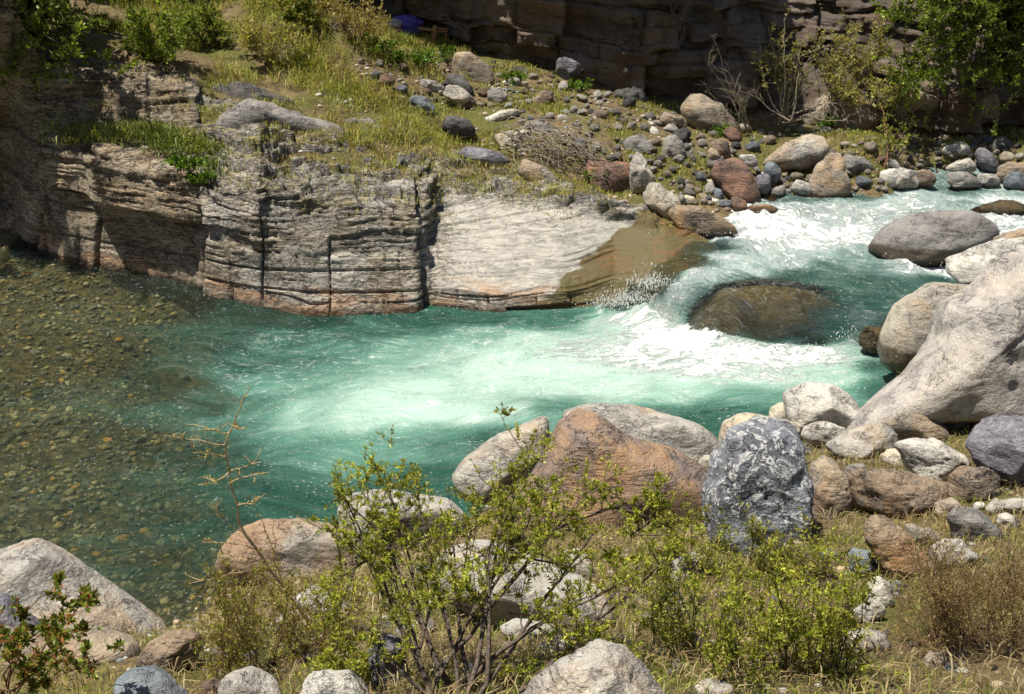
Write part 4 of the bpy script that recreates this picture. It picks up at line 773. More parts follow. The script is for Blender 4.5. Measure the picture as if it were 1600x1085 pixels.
# far bank
FB = [
 ('brown boulder with its nose in the rapid, right end of the slab', 'brown', [(1043,335),(1052,318),(1075,318),(1110,332),(1142,352),(1148,368),(1110,372),(1065,360)], 'nose-in-rapid boulder', 18.35, 5, 3),
 ('pale boulder with a tan stripe above the slab end', 'cream', [(1002,305),(1012,286),(1036,288),(1058,310),(1062,332),(1040,346),(1015,330)], 'tan-striped pale boulder', 18.9, 5, 3),
 ('pointed grey standing stone left of the tan-striped boulder', 'pale', [(984,262),(990,240),(1000,238),(1012,258),(1022,284),(1010,298),(990,296)], 'pointed standing stone', 19.6, 4, 5),
 ('dark red-brown blocky boulder beside the root tangle', 'red', [(914,285),(918,256),(940,243),(970,248),(990,268),(988,296),(960,308),(925,306)], 'dark red-brown boulder', 19.9, 5, 8),
 ('long smooth grey slab lying on the far bank', 'pale', [(1196,252),(1225,228),(1262,211),(1284,214),(1297,232),(1286,250),(1250,260),(1210,262)], 'long smooth grey slab', 21.3, 5, 4),
 ('tan triangular boulder standing at the far waterline', 'tan', [(1264,300),(1274,265),(1294,238),(1308,240),(1322,262),(1326,294),(1308,308),(1280,308)], 'tan triangular boulder', 20.4, 5, 4),
 ('reddish split boulder in the middle of the cobble heap', 'red', [(1112,276),(1120,258),(1142,248),(1165,256),(1176,275),(1184,310),(1176,330),(1155,325),(1135,300)], 'reddish split boulder', 20.1, 5, 7),
 ('large brown-grey boulder leaning at the foot of the dark cliff', 'tan', [(1066,168),(1078,152),(1098,150),(1130,166),(1154,188),(1156,208),(1135,216),(1100,204),(1072,186)], 'large leaning brown-grey boulder', 23.2, 5, 4),
 ('big tan rounded boulder high on the grassy slope', 'tan', [(703,108),(708,90),(728,79),(750,88),(767,112),(769,135),(745,144),(715,130)], 'big tan rounded boulder', 24.4, 5, 4),
 ('whitish boulder left below the big tan rounded one', 'white', [(604,132),(618,114),(645,110),(658,126),(656,144),(628,146)], 'whitish slope boulder', 23.6, 4, 6),
 ('dark angular rock against the big tan rounded boulder', 'dark', [(688,132),(700,118),(724,116),(738,134),(736,152),(712,150)], 'dark angular slope rock', 23.4, 4, 8),
 ('tilted grey slab below the dark angular rock', 'pale', [(692,150),(700,134),(720,136),(742,156),(738,166),(712,164)], 'tilted grey slope slab', 22.8, 4, 6),
 ('grey rock between the whitish boulder and the tilted slab', 'pale', (672,137,22,11,12), 'grey slope rock', 23.3, 4, 6),
 ('flat pale slab capping the rubble above the root tangle', 'white', [(755,186),(785,174),(812,168),(816,176),(795,190),(760,197)], 'flat capping slab', 22.2, 4, 4),
 ('broad grey slab roofing the hollow above the root tangle', 'pale', [(775,212),(795,200),(825,206),(842,222),(838,238),(806,244),(782,236)], 'hollow-roofing slab', 21.1, 4, 5),
 ('upturned grey slab right of the broad roofing slab', 'grey', (850,206,30,13,18), 'upturned grey slab', 21.4, 4, 5),
 ('slanted pale slab right of the capping slab', 'pale', [(862,186),(872,178),(890,184),(902,196),(896,206),(876,202)], 'slanted pale slab', 22.0, 4, 5),
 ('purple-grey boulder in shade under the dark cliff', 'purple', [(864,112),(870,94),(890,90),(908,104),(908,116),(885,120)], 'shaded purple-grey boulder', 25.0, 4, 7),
 ('grey round-backed boulder in the grass right of the tangle', 'grey', [(972,228),(980,214),(1000,210),(1018,226),(1022,242),(996,248),(978,242)], 'round-backed grey boulder', 21.0, 4, 4),
 ('dark grey boulder in the grass above the pointed stone', 'grey', [(1032,232),(1040,214),(1056,212),(1068,228),(1070,246),(1050,250),(1034,246)], 'dark grass boulder', 21.0, 4, 6),
 ('pale figure-eight stone left of the dark grass boulder', 'white', (1020,211,10,14,-15), 'pale figure-eight stone', 22.0, 3, 2),
 ('brown two-part boulder above the cobble heap', 'brown', [(1108,238),(1114,220),(1128,214),(1140,230),(1142,248),(1122,252)], 'brown two-part boulder', 21.0, 4, 7),
 ('small brown boulder left of the two-part boulder', 'tan', (1114,243,11,11,0), 'small brown boulder', 20.8, 3, 5),
 ('dark rounded slab right of the tan triangular boulder', 'grey', [(1314,250),(1325,240),(1345,246),(1364,262),(1362,272),(1338,272),(1320,264)], 'dark rounded slab', 20.9, 4, 3),
 ('brown-grey boulder behind the dark rounded slab', 'tan', (1356,252,20,16,20), 'brown-grey far boulder', 21.3, 4, 4),
 ('left of the two pale boulders at the far waterline', 'white', (1391,277,17,14,0), 'left pale waterline boulder', 20.6, 4, 4),
 ('right of the two pale boulders at the far waterline', 'white', (1415,277,19,15,15), 'right pale waterline boulder', 20.5, 4, 4),
 ('dark brown boulder right of the two pale waterline ones', 'brown', (1446,279,16,13,20), 'dark waterline boulder', 20.6, 4, 5),
 ('smooth pale oval boulder on the far right bank', 'white', (1498,234,22,11,0), 'smooth pale oval boulder', 22.0, 4, 1),
 ('grey smooth boulder below the pale oval one', 'pale', [(1476,264),(1492,252),(1512,246),(1526,258),(1520,268),(1490,272)], 'grey smooth far boulder', 21.3, 4, 3),
 ('long grey boulder at the waterline, far right', 'grey', [(1474,284),(1480,270),(1505,268),(1528,282),(1530,292),(1495,294)], 'long grey waterline boulder', 20.6, 4, 3),
 ('purple-brown leaning boulder right of the pale oval one', 'purple', [(1524,236),(1535,226),(1550,244),(1558,262),(1545,268),(1530,258)], 'purple-brown leaning boulder', 21.6, 4, 5),
 ('grey block behind the purple-brown leaning boulder', 'grey', (1562,226,18,11,0), 'grey far block', 22.2, 4, 6),
 ('pale boulder at the waterline beneath the leaning boulder', 'pale', (1543,284,18,13,0), 'pale far waterline boulder', 20.7, 4, 4),
 ('rounded tan boulder at the right edge of the far waterline', 'tan', (1582,268,26,14,-5), 'rounded tan far boulder', 21.0, 4, 3),
 ('bluish grey boulder at the right end of the far waterline', 'slate', (1588,285,24,14,10), 'bluish far boulder', 20.6, 4, 4),
 ('dark oval cobble at the upper heap right of the split boulder', 'purple', (1193,286,12,15,-20), 'dark oval cobble', 20.2, 3, 3),
 ('large blue-grey cobble on top of the heap', 'slate', (1206,268,17,13,20), 'large blue-grey cobble', 20.5, 4, 4),
 ('light cobble with brown end at the heap top', 'white', (1170,250,15,9,15), 'light heap-top cobble', 20.8, 3, 3),
 ('blue slate cobble at the heap foot', 'slate', (1128,322,17,10,-8), 'blue slate foot cobble', 19.5, 4, 5),
 ('red-brown cobble right of the blue slate foot cobble', 'red', (1153,320,14,14,25), 'red-brown foot cobble', 19.5, 4, 4),
 ('blue slate cobble in the left of the heap', 'slate', (1120,306,13,11,20), 'blue slate left cobble', 19.9, 4, 5),
 ('pale blue cobble against the split boulder', 'slate', (1138,296,16,11,0), 'pale blue cobble', 20.1, 4, 4),
 ('long cream cobble atop the left of the heap', 'cream', (1100,291,20,9,-12), 'long cream cobble', 20.2, 4, 3),
 ('round cream cobble above the nose-in-rapid boulder', 'cream', (1076,314,14,9,-5), 'round cream cobble', 19.5, 4, 2),
 ('grey-brown cobble beside the round cream one', 'tan', (1096,311,11,9,0), 'grey-brown cobble', 19.7, 3, 3),
 ('flat wet rock at the water below the heap', 'brown', (1192,328,26,8,4), 'flat wet heap rock', 19.4, 4, 4),
 ('pale wedge cobble right of the heap', 'white', (1252,295,15,12,40), 'pale wedge cobble', 20.2, 4, 5),
 ('grey round cobble on the right of the heap', 'grey', (1217,300,12,10,0), 'grey round heap cobble', 20.1, 3, 3),
 ('brown rock at the grassy end of the slab', 'tan', (968,322,18,10,-8), 'brown slab-end rock', 18.9, 4, 5),
 ('grey rock beside the brown slab-end rock', 'grey', (1004,330,16,9,15), 'grey slab-end rock', 18.75, 4, 4),
 ('dark tabular rock on the left grassy slope', 'slate', [(635,162),(645,150),(668,154),(680,168),(676,180),(650,178)], 'dark tabular rock', 22.3, 4, 8),
 ('dark blocky outcrop in the grass above the ledge', 'dark', [(545,180),(552,158),(585,150),(606,158),(604,182),(570,190)], 'dark blocky outcrop', 21.9, 4, 9),
 ('slate outcrop below the dark tabular rock', 'dark', [(690,200),(700,182),(730,186),(746,202),(740,214),(705,212)], 'slate outcrop', 21.2, 4, 9),
 ('long slate step on the top of the ledge', 'purple', [(712,240),(730,230),(775,236),(798,252),(785,264),(735,258)], 'long slate step', 20.0, 4, 8),
 ('lit rounded bulge of rock at the cliff foot on the right', 'tan', [(1375,150),(1390,136),(1425,136),(1462,156),(1455,172),(1400,168),(1378,162)], 'lit cliff-foot bulge', 23.2, 4, 5),
 ('whitish block under the hanging tree at the cliff foot', 'tan', [(1496,168),(1506,146),(1540,142),(1556,160),(1548,186),(1510,188)], 'whitish cliff-foot block', 23.2, 4, 6),
 ('brown angular shelf at the cliff foot behind the dead creeper', 'tan', [(1255,190),(1262,160),(1300,146),(1350,160),(1378,185),(1340,205),(1290,208)], 'brown cliff shelf', 23.4, 5, 6),
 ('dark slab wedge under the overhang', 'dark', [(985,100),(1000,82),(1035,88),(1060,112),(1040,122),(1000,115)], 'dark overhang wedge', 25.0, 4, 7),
 ('pale long rock on the slope beneath the blue bundle', 'tan', [(608,58),(618,44),(640,46),(662,62),(664,70),(640,70)], 'pale long rock', 28.0, 4, 3),
 ('grey leaning rock at the upper left of the slope', 'grey', [(578,92),(584,78),(606,84),(612,98),(596,104)], 'grey leaning slope rock', 24.8, 4, 7),
 ('pale rock on the left of the upper slope', 'pale', (580,104,15,12,20), 'pale upper rock', 24.2, 4, 6),
 ('dark bedded outcrop breaking the grass above the ledge block', 'grey', [(312,222),(325,180),(390,150),(455,172),(520,195),(548,215),(500,232),(400,228)], 'dark bedded outcrop', 20.0, 5, 6),
 ('long dark outcrop rib across the grassy hill', 'dark', [(300,165),(325,138),(380,128),(440,150),(500,168),(520,190),(450,188),(360,178)], 'dark outcrop rib', 21.3, 5, 7),
 ('small slate outcrop at the right end of the dark rib', 'grey', [(520,205),(535,185),(575,185),(600,200),(590,216),(545,218)], 'small slate outcrop', 20.8, 4, 8),
 ('low grey outcrop in the grass left of the tabular rock', 'grey', [(560,222),(575,200),(625,195),(660,212),(650,232),(590,236)], 'low grey outcrop', 20.6, 4, 7),
 ('tilted dark slab above the low grey outcrop', 'dark', [(600,190),(618,178),(640,184),(648,198),(625,204)], 'tilted dark slab', 21.4, 4, 8),
 ('brownish ledge rock above the long slate step', 'tan', [(800,268),(815,250),(850,262),(880,285),(860,300),(815,290)], 'brownish ledge rock', 19.6, 4, 7),
 ('grey block in the slope between the capping slab and tan boulder', 'grey', (775,150,20,13,15), 'grey slope block', 23.2, 4, 7),
 ('angular brown block above the root tangle', 'brown', (845,160,24,14,-20), 'angular brown block', 23.2, 4, 8),
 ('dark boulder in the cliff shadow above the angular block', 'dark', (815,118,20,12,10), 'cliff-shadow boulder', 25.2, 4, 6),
 ('brown rock between the round-backed and leaning boulders', 'tan', (1050,190,22,12,15), 'brown mid-bank rock', 22.6, 4, 7),
 ('grey angular rock left of the round-backed boulder', 'grey', (940,215,20,13,-15), 'grey angular bank rock', 21.6, 4, 8),
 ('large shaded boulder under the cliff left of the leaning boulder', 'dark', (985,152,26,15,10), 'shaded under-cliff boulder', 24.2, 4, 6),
]
for i, (lab, m, poly, short, Y, sub, nf) in enumerate(FB):
    nm_ = 'cobble' if 'cobble' in short else ('boulder' if 'boulder' in short else 'rock')
    if lab.startswith(('left of the two', 'right of the two')): lab = 'pale boulder, '+lab
    pw = poly[2]*2 if not hasattr(poly[0], '__len__') else max(q[0] for q in poly)-min(q[0] for q in poly)
    sub = 4 if pw > 34 else 3
    hero(nm_, lab, M[m], poly, short, Y=Y+(.45 if 'cliff' in short else .12), sub=sub, nf=nf, dr=.85, cat=nm_, amp=1.7 if 'cliff' in short else .9, strat=1.1 if 'cliff' in short or 'outcrop' in short else (.3 if i % 2 else 0), sharp=4. if 'cliff' in short else 2.5, seed=300+i, group='cobbles of the far heap' if nm_ == 'cobble' else None)

# ------------------------------------------------------------------ loose stones: shared shapes, one object each
STONE = []
for k in range(12):
    rs = np.random.RandomState(900+k); d, fcs = ico(3)
    r = facets(d, (np.abs(d)**2.4).sum(1)**(-1/2.4), rs, 8+k % 7, .60, 1.0, 120.)
    v = d*r[:, None]*np.array([1, rs.uniform(.65, .95), rs.uniform(.5, .8)])
    v = v*(1+rough_rock(v, 1., rs, .8, 0))[:, None]
    v[:, 2] -= v[:, 2].min(); me = mk_mesh('stone', v, fcs); me.materials.append(M['pale']); STONE.append(me)
rng = random.Random(11)
PAL = [('pale', 'pale grey'), ('grey', 'grey'), ('tan', 'tan'), ('white', 'whitish'), ('slate', 'bluish'), ('brown', 'brown'), ('cream', 'cream'), ('red', 'reddish'), ('dark', 'dark')]
WT = [9, 8, 7, 5, 3, 4, 2, 2, 2]
used_labels = {}
ORD = ['', 'second', 'third', 'fourth', 'fifth', 'sixth', 'seventh', 'eighth', 'ninth', 'tenth', 'eleventh', 'twelfth', 'thirteenth', 'fourteenth', 'fifteenth']
def stone_label(px, py, colour, size):
    best = min(HEROES, key=lambda h: ((h[0]-px)/1.0)**2+((h[1]-py)*1.3)**2)
    dx, dy = px-best[0], (py-best[1])*1.3
    rel = ('right of' if dx > 0 else 'left of') if abs(dx) > abs(dy) else ('in front of' if dy > 0 else 'behind')
    core = f'{colour} stone {rel} the {best[4]}'
    k = (core,); n = used_labels[k] = used_labels.get(k, 0)+1
    return (f'{ORD[min(n-1, 14)]} small ' if n > 1 else 'small ')+core
def put_stone(p, r, mkey, colour, px, py, name='stone', group=None, label=None, sink=.3, flat=1.):
    me = STONE[rng.randrange(len(STONE))]
    o = bpy.data.objects.new(name, me); C.objects.link(o)
    o.scale = (r, r, r*flat); o.rotation_euler = (rng.uniform(-.3, .3), rng.uniform(-.3, .3), rng.uniform(0, 6.28))
    o.location = (p[0], p[1], p[2]-sink*r)
    o.material_slots[0].link = 'OBJECT'; o.material_slots[0].material = M[mkey]
    tag(o, label or stone_label(px, py, colour, r), 'stone', group)
    return o
placed = []
def scatter(n, region, rmin, rmax, group, wt=WT, sink=.3, dist=1.2, tries=40, name='stone'):
    """region: polygon test function px,py -> bool with bounding box"""
    (x0, y0, x1, y1), test = region; k = 0
    for _ in range(n*tries):
        if k >= n: break
        px, py = rng.uniform(x0, x1), rng.uniform(y0, y1)
        if not test(px, py): continue
        rp = rmin+(rmax-rmin)*rng.random()**2.2
        if any((px-a)**2+((py-b)*1.4)**2 < (dist*(rp+c)*.8)**2 for a, b, c in placed): continue
        if any(abs(px-h[0]) < h[2]*.85 and abs(py-h[1]) < h[3]*.85 for h in HEROES): continue
        p = ground_hit(px, py); s = np.linalg.norm(p-CAM)/FPX
        i = rng.choices(range(len(PAL)), wt)[0]
        put_stone(p, rp*s, PAL[i][0], PAL[i][1], px, py, group=group, sink=sink, name=name); placed.append((px, py, rp)); k += 1
lin = lambda x, pts: float(np.interp(x, [p[0] for p in pts], [p[1] for p in pts]))
shore = [(950,330),(1000,338),(1060,345),(1150,335),(1230,318),(1330,303),(1420,296),(1600,296)]
scatter(75, ((1060, 255, 1270, 335), lambda x, y: y < lin(x, shore)-2 and y > 262+abs(x-1170)*.25), 6, 13, 'stones heaped along the far waterline', sink=.15, dist=.8, name='heap_stone')
scatter(70, ((1300, 225, 1600, 300), lambda x, y: y < lin(x, shore)), 5, 14, 'stones along the far waterline on the right', sink=.25, name='shore_stone')
scatter(120, ((780, 120, 1600, 315), lambda x, y: y > lin(x, [(780,120),(900,140),(1100,195),(1250,205),(1600,215)]) and y < lin(x, [(780,180),(850,210),(900,260),(960,310),(1100,300),(1600,285)])), 3.5, 13, 'stones scattered over the far bank', name='bank_stone')
scatter(85, ((560, 85, 900, 190), lambda x, y: y > lin(x, [(580,95),(700,85),(900,140)]) and y < lin(x, [(580,120),(650,160),(900,190)])), 3.5, 15, 'stones scattered on the upper slope', name='slope_stone')
scatter(55, ((770, 150, 1220, 300), lambda x, y: y > lin(x, [(770,135),(900,160),(1100,205),(1220,215)]) and y < lin(x, [(770,180),(850,210),(900,250),(960,290),(1060,280),(1220,262)])), 8, 19, 'broken rocks strewn over the far bank', wt=[6,9,7,2,2,5,0,2,6], name='rubble_rock', dist=.9)
scatter(32, ((700, 75, 1250, 210), lambda x, y: abs(y-lin(x, [(700,80),(800,112),(900,142),(1000,168),(1100,195),(1250,208)])) < 9), 5, 16, 'stones fallen at the cliff foot', wt=[3,8,6,0,2,6,0,1,8])
scatter(60, ((1130, 690, 1600, 1050), lambda x, y: True), 4, 13, 'loose stones on the near bank')
scatter(44, ((600, 850, 1130, 1080), lambda x, y: True), 5, 19, 'loose stones on the near bank')
scatter(18, ((200, 940, 560, 1080), lambda x, y: y > 1000 or x > 380), 5, 12, 'loose stones on the near bank')

# fine gravel and grit between the stones of both banks
rs = np.random.RandomState(15); N = 9000; gxs = rs.uniform(-4.5, 11.5, N); gys = np.where(rs.rand(N) < .55, rs.uniform(4.2, 12.5, N), rs.uniform(18.8, 25, N)); gzs = gz(gxs, gys)
kp = fbm(np.stack([gxs, gys, 0*gxs], 1)*1.2, 3, 77)+rs.normal(size=N)*.15; wl_ = np.where(gys > 15, up_z(gys), 0)
ok = ((kp > .08) | (gzs-wl_ < .22)) & (gzs > wl_-.1); gxs, gys, gzs = gxs[ok], gys[ok], gzs[ok]; N = len(gxs)
d, fcs = ico(1); sc_ = rs.uniform(.008, .03, N)*(1+rs.rand(N)**4)*np.where(gys > 15, 1.6, 1.)
vv = d[None]*np.stack([sc_, sc_*rs.uniform(.6, 1, N), sc_*.6], 1)[:, None]*(1+.18*rs.normal(size=(N, len(d), 1)))
V = vv+np.stack([gxs, gys, gzs+.15*sc_], 1)[:, None]
me = mk_mesh('bank_gravel', V.reshape(-1, 3), (fcs[None]+np.arange(N)[:, None, None]*len(d)).reshape(-1, 3), None, False)
gp2 = np.array([(.36, .34, .3), (.25, .235, .21), (.30, .24, .17), (.46, .43, .37), (.18, .19, .2), (.22, .15, .1)]); tint = gp2[rs.randint(6, size=N)]*rs.uniform(.7, 1.2, (N, 1))
attr(me, 'tint', np.concatenate([np.repeat(tint, len(d), 0), np.ones((N*len(d), 1))], 1), 'FLOAT_COLOR')
t = NT('bank_gravel'); M['gravel'] = t.done(t.bsdf(t.n('ShaderNodeAttribute', attribute_name='tint').outputs['Color'], .85))
tag(link('bank_gravel', me, M['gravel']), 'grey and tan grit between the stones of both banks', 'gravel', kind='stuff')

# ------------------------------------------------------------------ river bed
cols = [(.0, (.09, .085, .06)), (.2, (.165, .155, .095)), (.4, (.27, .20, .085)), (.55, (.14, .125, .085)), (.7, (.28, .23, .12)), (.85, (.38, .33, .21)), (.95, (.42, .25, .06))]
BEDC = [('dark olive', (.065, .065, .045)), ('olive', (.14, .13, .07)), ('ochre', (.27, .20, .08)), ('grey-green', (.11, .115, .08)), ('sandy', (.25, .21, .11)), ('pale', (.33, .30, .20)), ('orange', (.44, .23, .035))]
for nm_, c_ in BEDC:
    t = NT('bed_stone_'+nm_.replace(' ', '_').replace('-', '_')); tc = t.n('ShaderNodeTexCoord').outputs['Object']
    M['bed_'+nm_] = t.done(t.bsdf(t.mix(t.ramp(t.noise(tc, 2.5, 5, .65), .38, .66), c_, tuple(q*.5 for q in c_)), .8))
bedpts = []
for _ in range(9000):
    if len(bedpts) >= 260: break
    px, py = rng.uniform(0, 460), rng.uniform(415, 930)
    if px > lin(py, [(415,120),(480,260),(600,300),(750,430),(900,380)]) : continue
    rp = rng.uniform(4.5, 11)*(.75+.5*(py-400)/500)
    if any((px-a)**2+((py-b)*1.5)**2 < (rp+c)**2*.7 for a, b, c in bedpts): continue
    bedpts.append((px, py, rp)); p = ground_hit(px, py); s = np.linalg.norm(p-CAM)/FPX
    cn = rng.choices([q[0] for q in BEDC], [5, 5, 3, 5, 3, 2, 1])[0]
    zone = 'near the foot of the shaded ledge' if py < 500 else ('off the great smooth grey boulder' if py > 760 else ('by the left edge of the picture' if px < 150 else 'where the shallows deepen'))
    sz_ = 'large' if rp > 9 else 'small'
    put_stone(p, rp*s, 'bed_'+cn, '', px, py, 'riverbed_stone', f'{sz_} {cn} stones on the river bed {zone}', f'{sz_} {cn} stone on the clear river bed {zone}', .45, .7)
# the gravel between them, too many to count
N = 12000; rs = np.random.RandomState(5)
gxs = rs.uniform(-11, -1.2, N); gys = rs.uniform(7.5, 19.8, N); gzs = gz(gxs, gys)
ok = (gzs < -.02) & (gzs > -.95); gxs, gys, gzs = gxs[ok], gys[ok], gzs[ok]; N = len(gxs)
d, fcs = ico(1); sc_ = rs.uniform(.018, .05, N)*(.7+rs.rand(N)**3); yaw = rs.uniform(0, 6.28, N)
vv = d[None]*np.stack([sc_, sc_*rs.uniform(.6, 1, N), sc_*.55], 1)[:, None]*(1+.15*rs.normal(size=(N, len(d), 1)))
V = np.stack([vv[..., 0]*np.cos(yaw)[:, None]-vv[..., 1]*np.sin(yaw)[:, None]+gxs[:, None], vv[..., 0]*np.sin(yaw)[:, None]+vv[..., 1]*np.cos(yaw)[:, None]+gys[:, None], vv[..., 2]+gzs[:, None]+.2*sc_[:, None]], -1)
F_ = (fcs[None]+np.arange(N)[:, None, None]*len(d)).reshape(-1, 3)
me = mk_mesh('river_gravel', V.reshape(-1, 3), F_)
pal = np.array([c_ for _, c_ in cols]); tint = pal[rs.choice(len(pal), N, p=[.22,.22,.14,.18,.12,.08,.04])]*rs.uniform(.7, 1.2, (N, 1))
attr(me, 'tint', np.concatenate([np.repeat(tint, len(d), 0), np.ones((N*len(d), 1))], 1), 'FLOAT_COLOR')
tag(link('river_gravel', me, M['gravel']), 'olive and ochre gravel covering the shallow river bed', 'gravel', kind='stuff')

# ------------------------------------------------------------------ plants
class Plant:
    """collects stems (tubes) and leaves"""
    def __init__(s, seed): s.rs = np.random.RandomState(seed); s.v = []; s.q = []; s.n = 0; s.lp = []; s.ld = []; s.ls = []
    def tube(s, pts, r0, r1, sides=5):
        pts = np.asarray(pts); n = len(pts); tg = np.gradient(pts, axis=0); tg /= np.maximum(np.linalg.norm(tg, axis=1)[:, None], 1e-9)
        a = np.cross(tg, np.array([.31, .87, .22])); a /= np.maximum(np.linalg.norm(a, axis=1)[:, None], 1e-9); b = np.cross(tg, a)
        rr = np.linspace(r0, r1, n); th = np.arange(sides)*2*np.pi/sides
        ring = pts[:, None]+rr[:, None, None]*(np.cos(th)[None, :, None]*a[:, None]+np.sin(th)[None, :, None]*b[:, None])
        s.v.append(ring.reshape(-1, 3)); i = np.arange(n-1)[:, None]*sides; j = np.arange(sides)[None]; k = (j+1) % sides
        s.q.append((np.stack([i+j, i+k, i+sides+k, i+sides+j], -1)+s.n).reshape(-1, 4)); s.n += n*sides
    def path(s, a, b, n=10, wob=.06, arch=.2):
        a, b = np.asarray(a, float), np.asarray(b, float); L = np.linalg.norm(b-a); t_ = np.linspace(0, 1, n)[:, None]
        c = (a+b)/2+np.array([0, 0, arch*L])+s.rs.normal(size=3)*wob*L
        p = (1-t_)**2*a+2*t_*(1-t_)*c+t_**2*b
        w = np.cumsum(s.rs.normal(size=(n, 3)), 0); w -= w[-1]*t_; w[0] = 0
        return p+w*wob*L*.18
    def leaves(s, p, dirs, sizes): s.lp.append(p); s.ld.append(dirs); s.ls.append(sizes)
    def leaf_nodes(s, pts, n, per, size, t0=.25, up=.5):
        if n < 1: return
        rs = s.rs; k = rs.uniform(t0, 1, n)*(len(pts)-1); i = np.minimum(k.astype(int), len(pts)-2); f_ = (k-i)[:, None]
        p = pts[i]*(1-f_)+pts[i+1]*f_; tg = pts[i+1]-pts[i]; tg /= np.maximum(np.linalg.norm(tg, axis=1)[:, None], 1e-9)
        p = np.repeat(p, per, 0); tg = np.repeat(tg, per, 0)
        d = rs.normal(size=p.shape); d /= np.linalg.norm(d, axis=1)[:, None]; d = d+tg*.5+np.array([0, 0, up]); d /= np.linalg.norm(d, axis=1)[:, None]
        s.leaves(p, d, size*(.35+.95*rs.rand(len(p))**.8))
    def branch(s, a, b, r, lens, nside, leaf, nleaf, per, wob=.06, arch=.15, t0=.3, upb=.35, sides=5, sub=True, bare=0.):
        rs = s.rs; pts = s.path(a, b, 9, wob, arch); s.tube(pts, r, max(r*.22, .0012), sides)
        s.leaf_nodes(pts, int(nleaf*.6), per, leaf, .45)
        L = np.linalg.norm(np.asarray(b)-np.asarray(a))
        for _ in range(nside):
            k = rs.uniform(t0, 1)*(len(pts)-1); i = min(int(k), len(pts)-2); p = pts[i]+(pts[i+1]-pts[i])*(k-i)
            tg = pts[i+1]-pts[i]; tg = tg/max(np.linalg.norm(tg), 1e-9); d = rs.normal(size=3); d /= np.linalg.norm(d); d = d*.8+tg*.7+np.array([0, 0, upb]); d /= np.linalg.norm(d)
            l = lens*rs.uniform(.4, 1.15); q = s.path(p, p+d*l, 5, .12, .05); s.tube(q, r*.35, max(r*.12, .0009), 3)
            lf = 0 if rs.rand() < bare else nleaf
            s.leaf_nodes(q, lf, per, leaf, .15)
            if sub:
                for _2 in range(2):
                    j = rs.randint(1, 4); d2 = d*.5+rs.normal(size=3)*.6+np.array([0, 0, .2]); d2 /= np.linalg.norm(d2)
                    q2 = s.path(q[j], q[j]+d2*l*.5, 4, .12, .05); s.tube(q2, r*.2, .0009, 3); s.leaf_nodes(q2, int(lf*.6), per, leaf, .1)
    def build(s, name, label, cat, cols, mat_stem, base, width=.36, group=None, stem_name='branches', leaf_name='foliage', tree=False):
        root = bpy.data.objects.new(name, None); C.objects.link(root); root.location = tuple(base); root.empty_display_size = .2
        tag(root, label, cat, group)
        o = based('trunk' if tree else stem_name, np.concatenate(s.v), None, np.concatenate(s.q), mat_stem, root)
        if s.lp:
            p = np.concatenate(s.lp); d = np.concatenate(s.ld); L = np.concatenate(s.ls)[:, None]
            V, Q, tint = leaf_geo(p, d, L, width, cols, s.rs)
            me = mk_mesh(leaf_name, V-np.array(base), None, Q, False); attr(me, 'tint', tint, 'FLOAT_COLOR')
            lo = link('crown' if tree else leaf_name, me, M['leaf'], root); lo['kind'] = 'stuff'
        return root
def leaf_geo(p, d, L, width, cols, rs):
    n = len(p); a = np.cross(d, rs.normal(size=(n, 3))); a /= np.maximum(np.linalg.norm(a, axis=1)[:, None], 1e-9); nrm = np.cross(a, d)
    w = L*width*.5
    V = np.stack([p, p+d*L*.5+a*w+nrm*L*.08, p+d*L, p+d*L*.5-a*w+nrm*L*.08], 1).reshape(-1, 3)
    Q = np.arange(n*4).reshape(-1, 4)
    cols = np.array(cols); c = cols[rs.randint(len(cols), size=n)]*rs.uniform(.65, 1.3, (n, 1))*(1+.9*np.clip(fbm(p*(4. if p[0, 1] < 13 else 1.5), 2, 5), -.6, .6))[:, None]
    tint = np.concatenate([np.repeat(c, 4, 0), np.ones((n*4, 1))], 1)
    return V, Q, tint
GREEN = [(.33, .38, .04), (.24, .29, .03), (.40, .42, .06), (.45, .41, .08), (.18, .22, .03), (.35, .29, .07)]
FRESH = [(.14, .24, .03), (.10, .18, .025), (.20, .30, .05), (.08, .14, .02)]
OLIVE = [(.23, .21, .05), (.28, .22, .08), (.18, .19, .04), (.27, .18, .07)]
def near(px, py, Y): return at_y(px, py, Y)
def gp(px, py): return ground_hit(px, py)

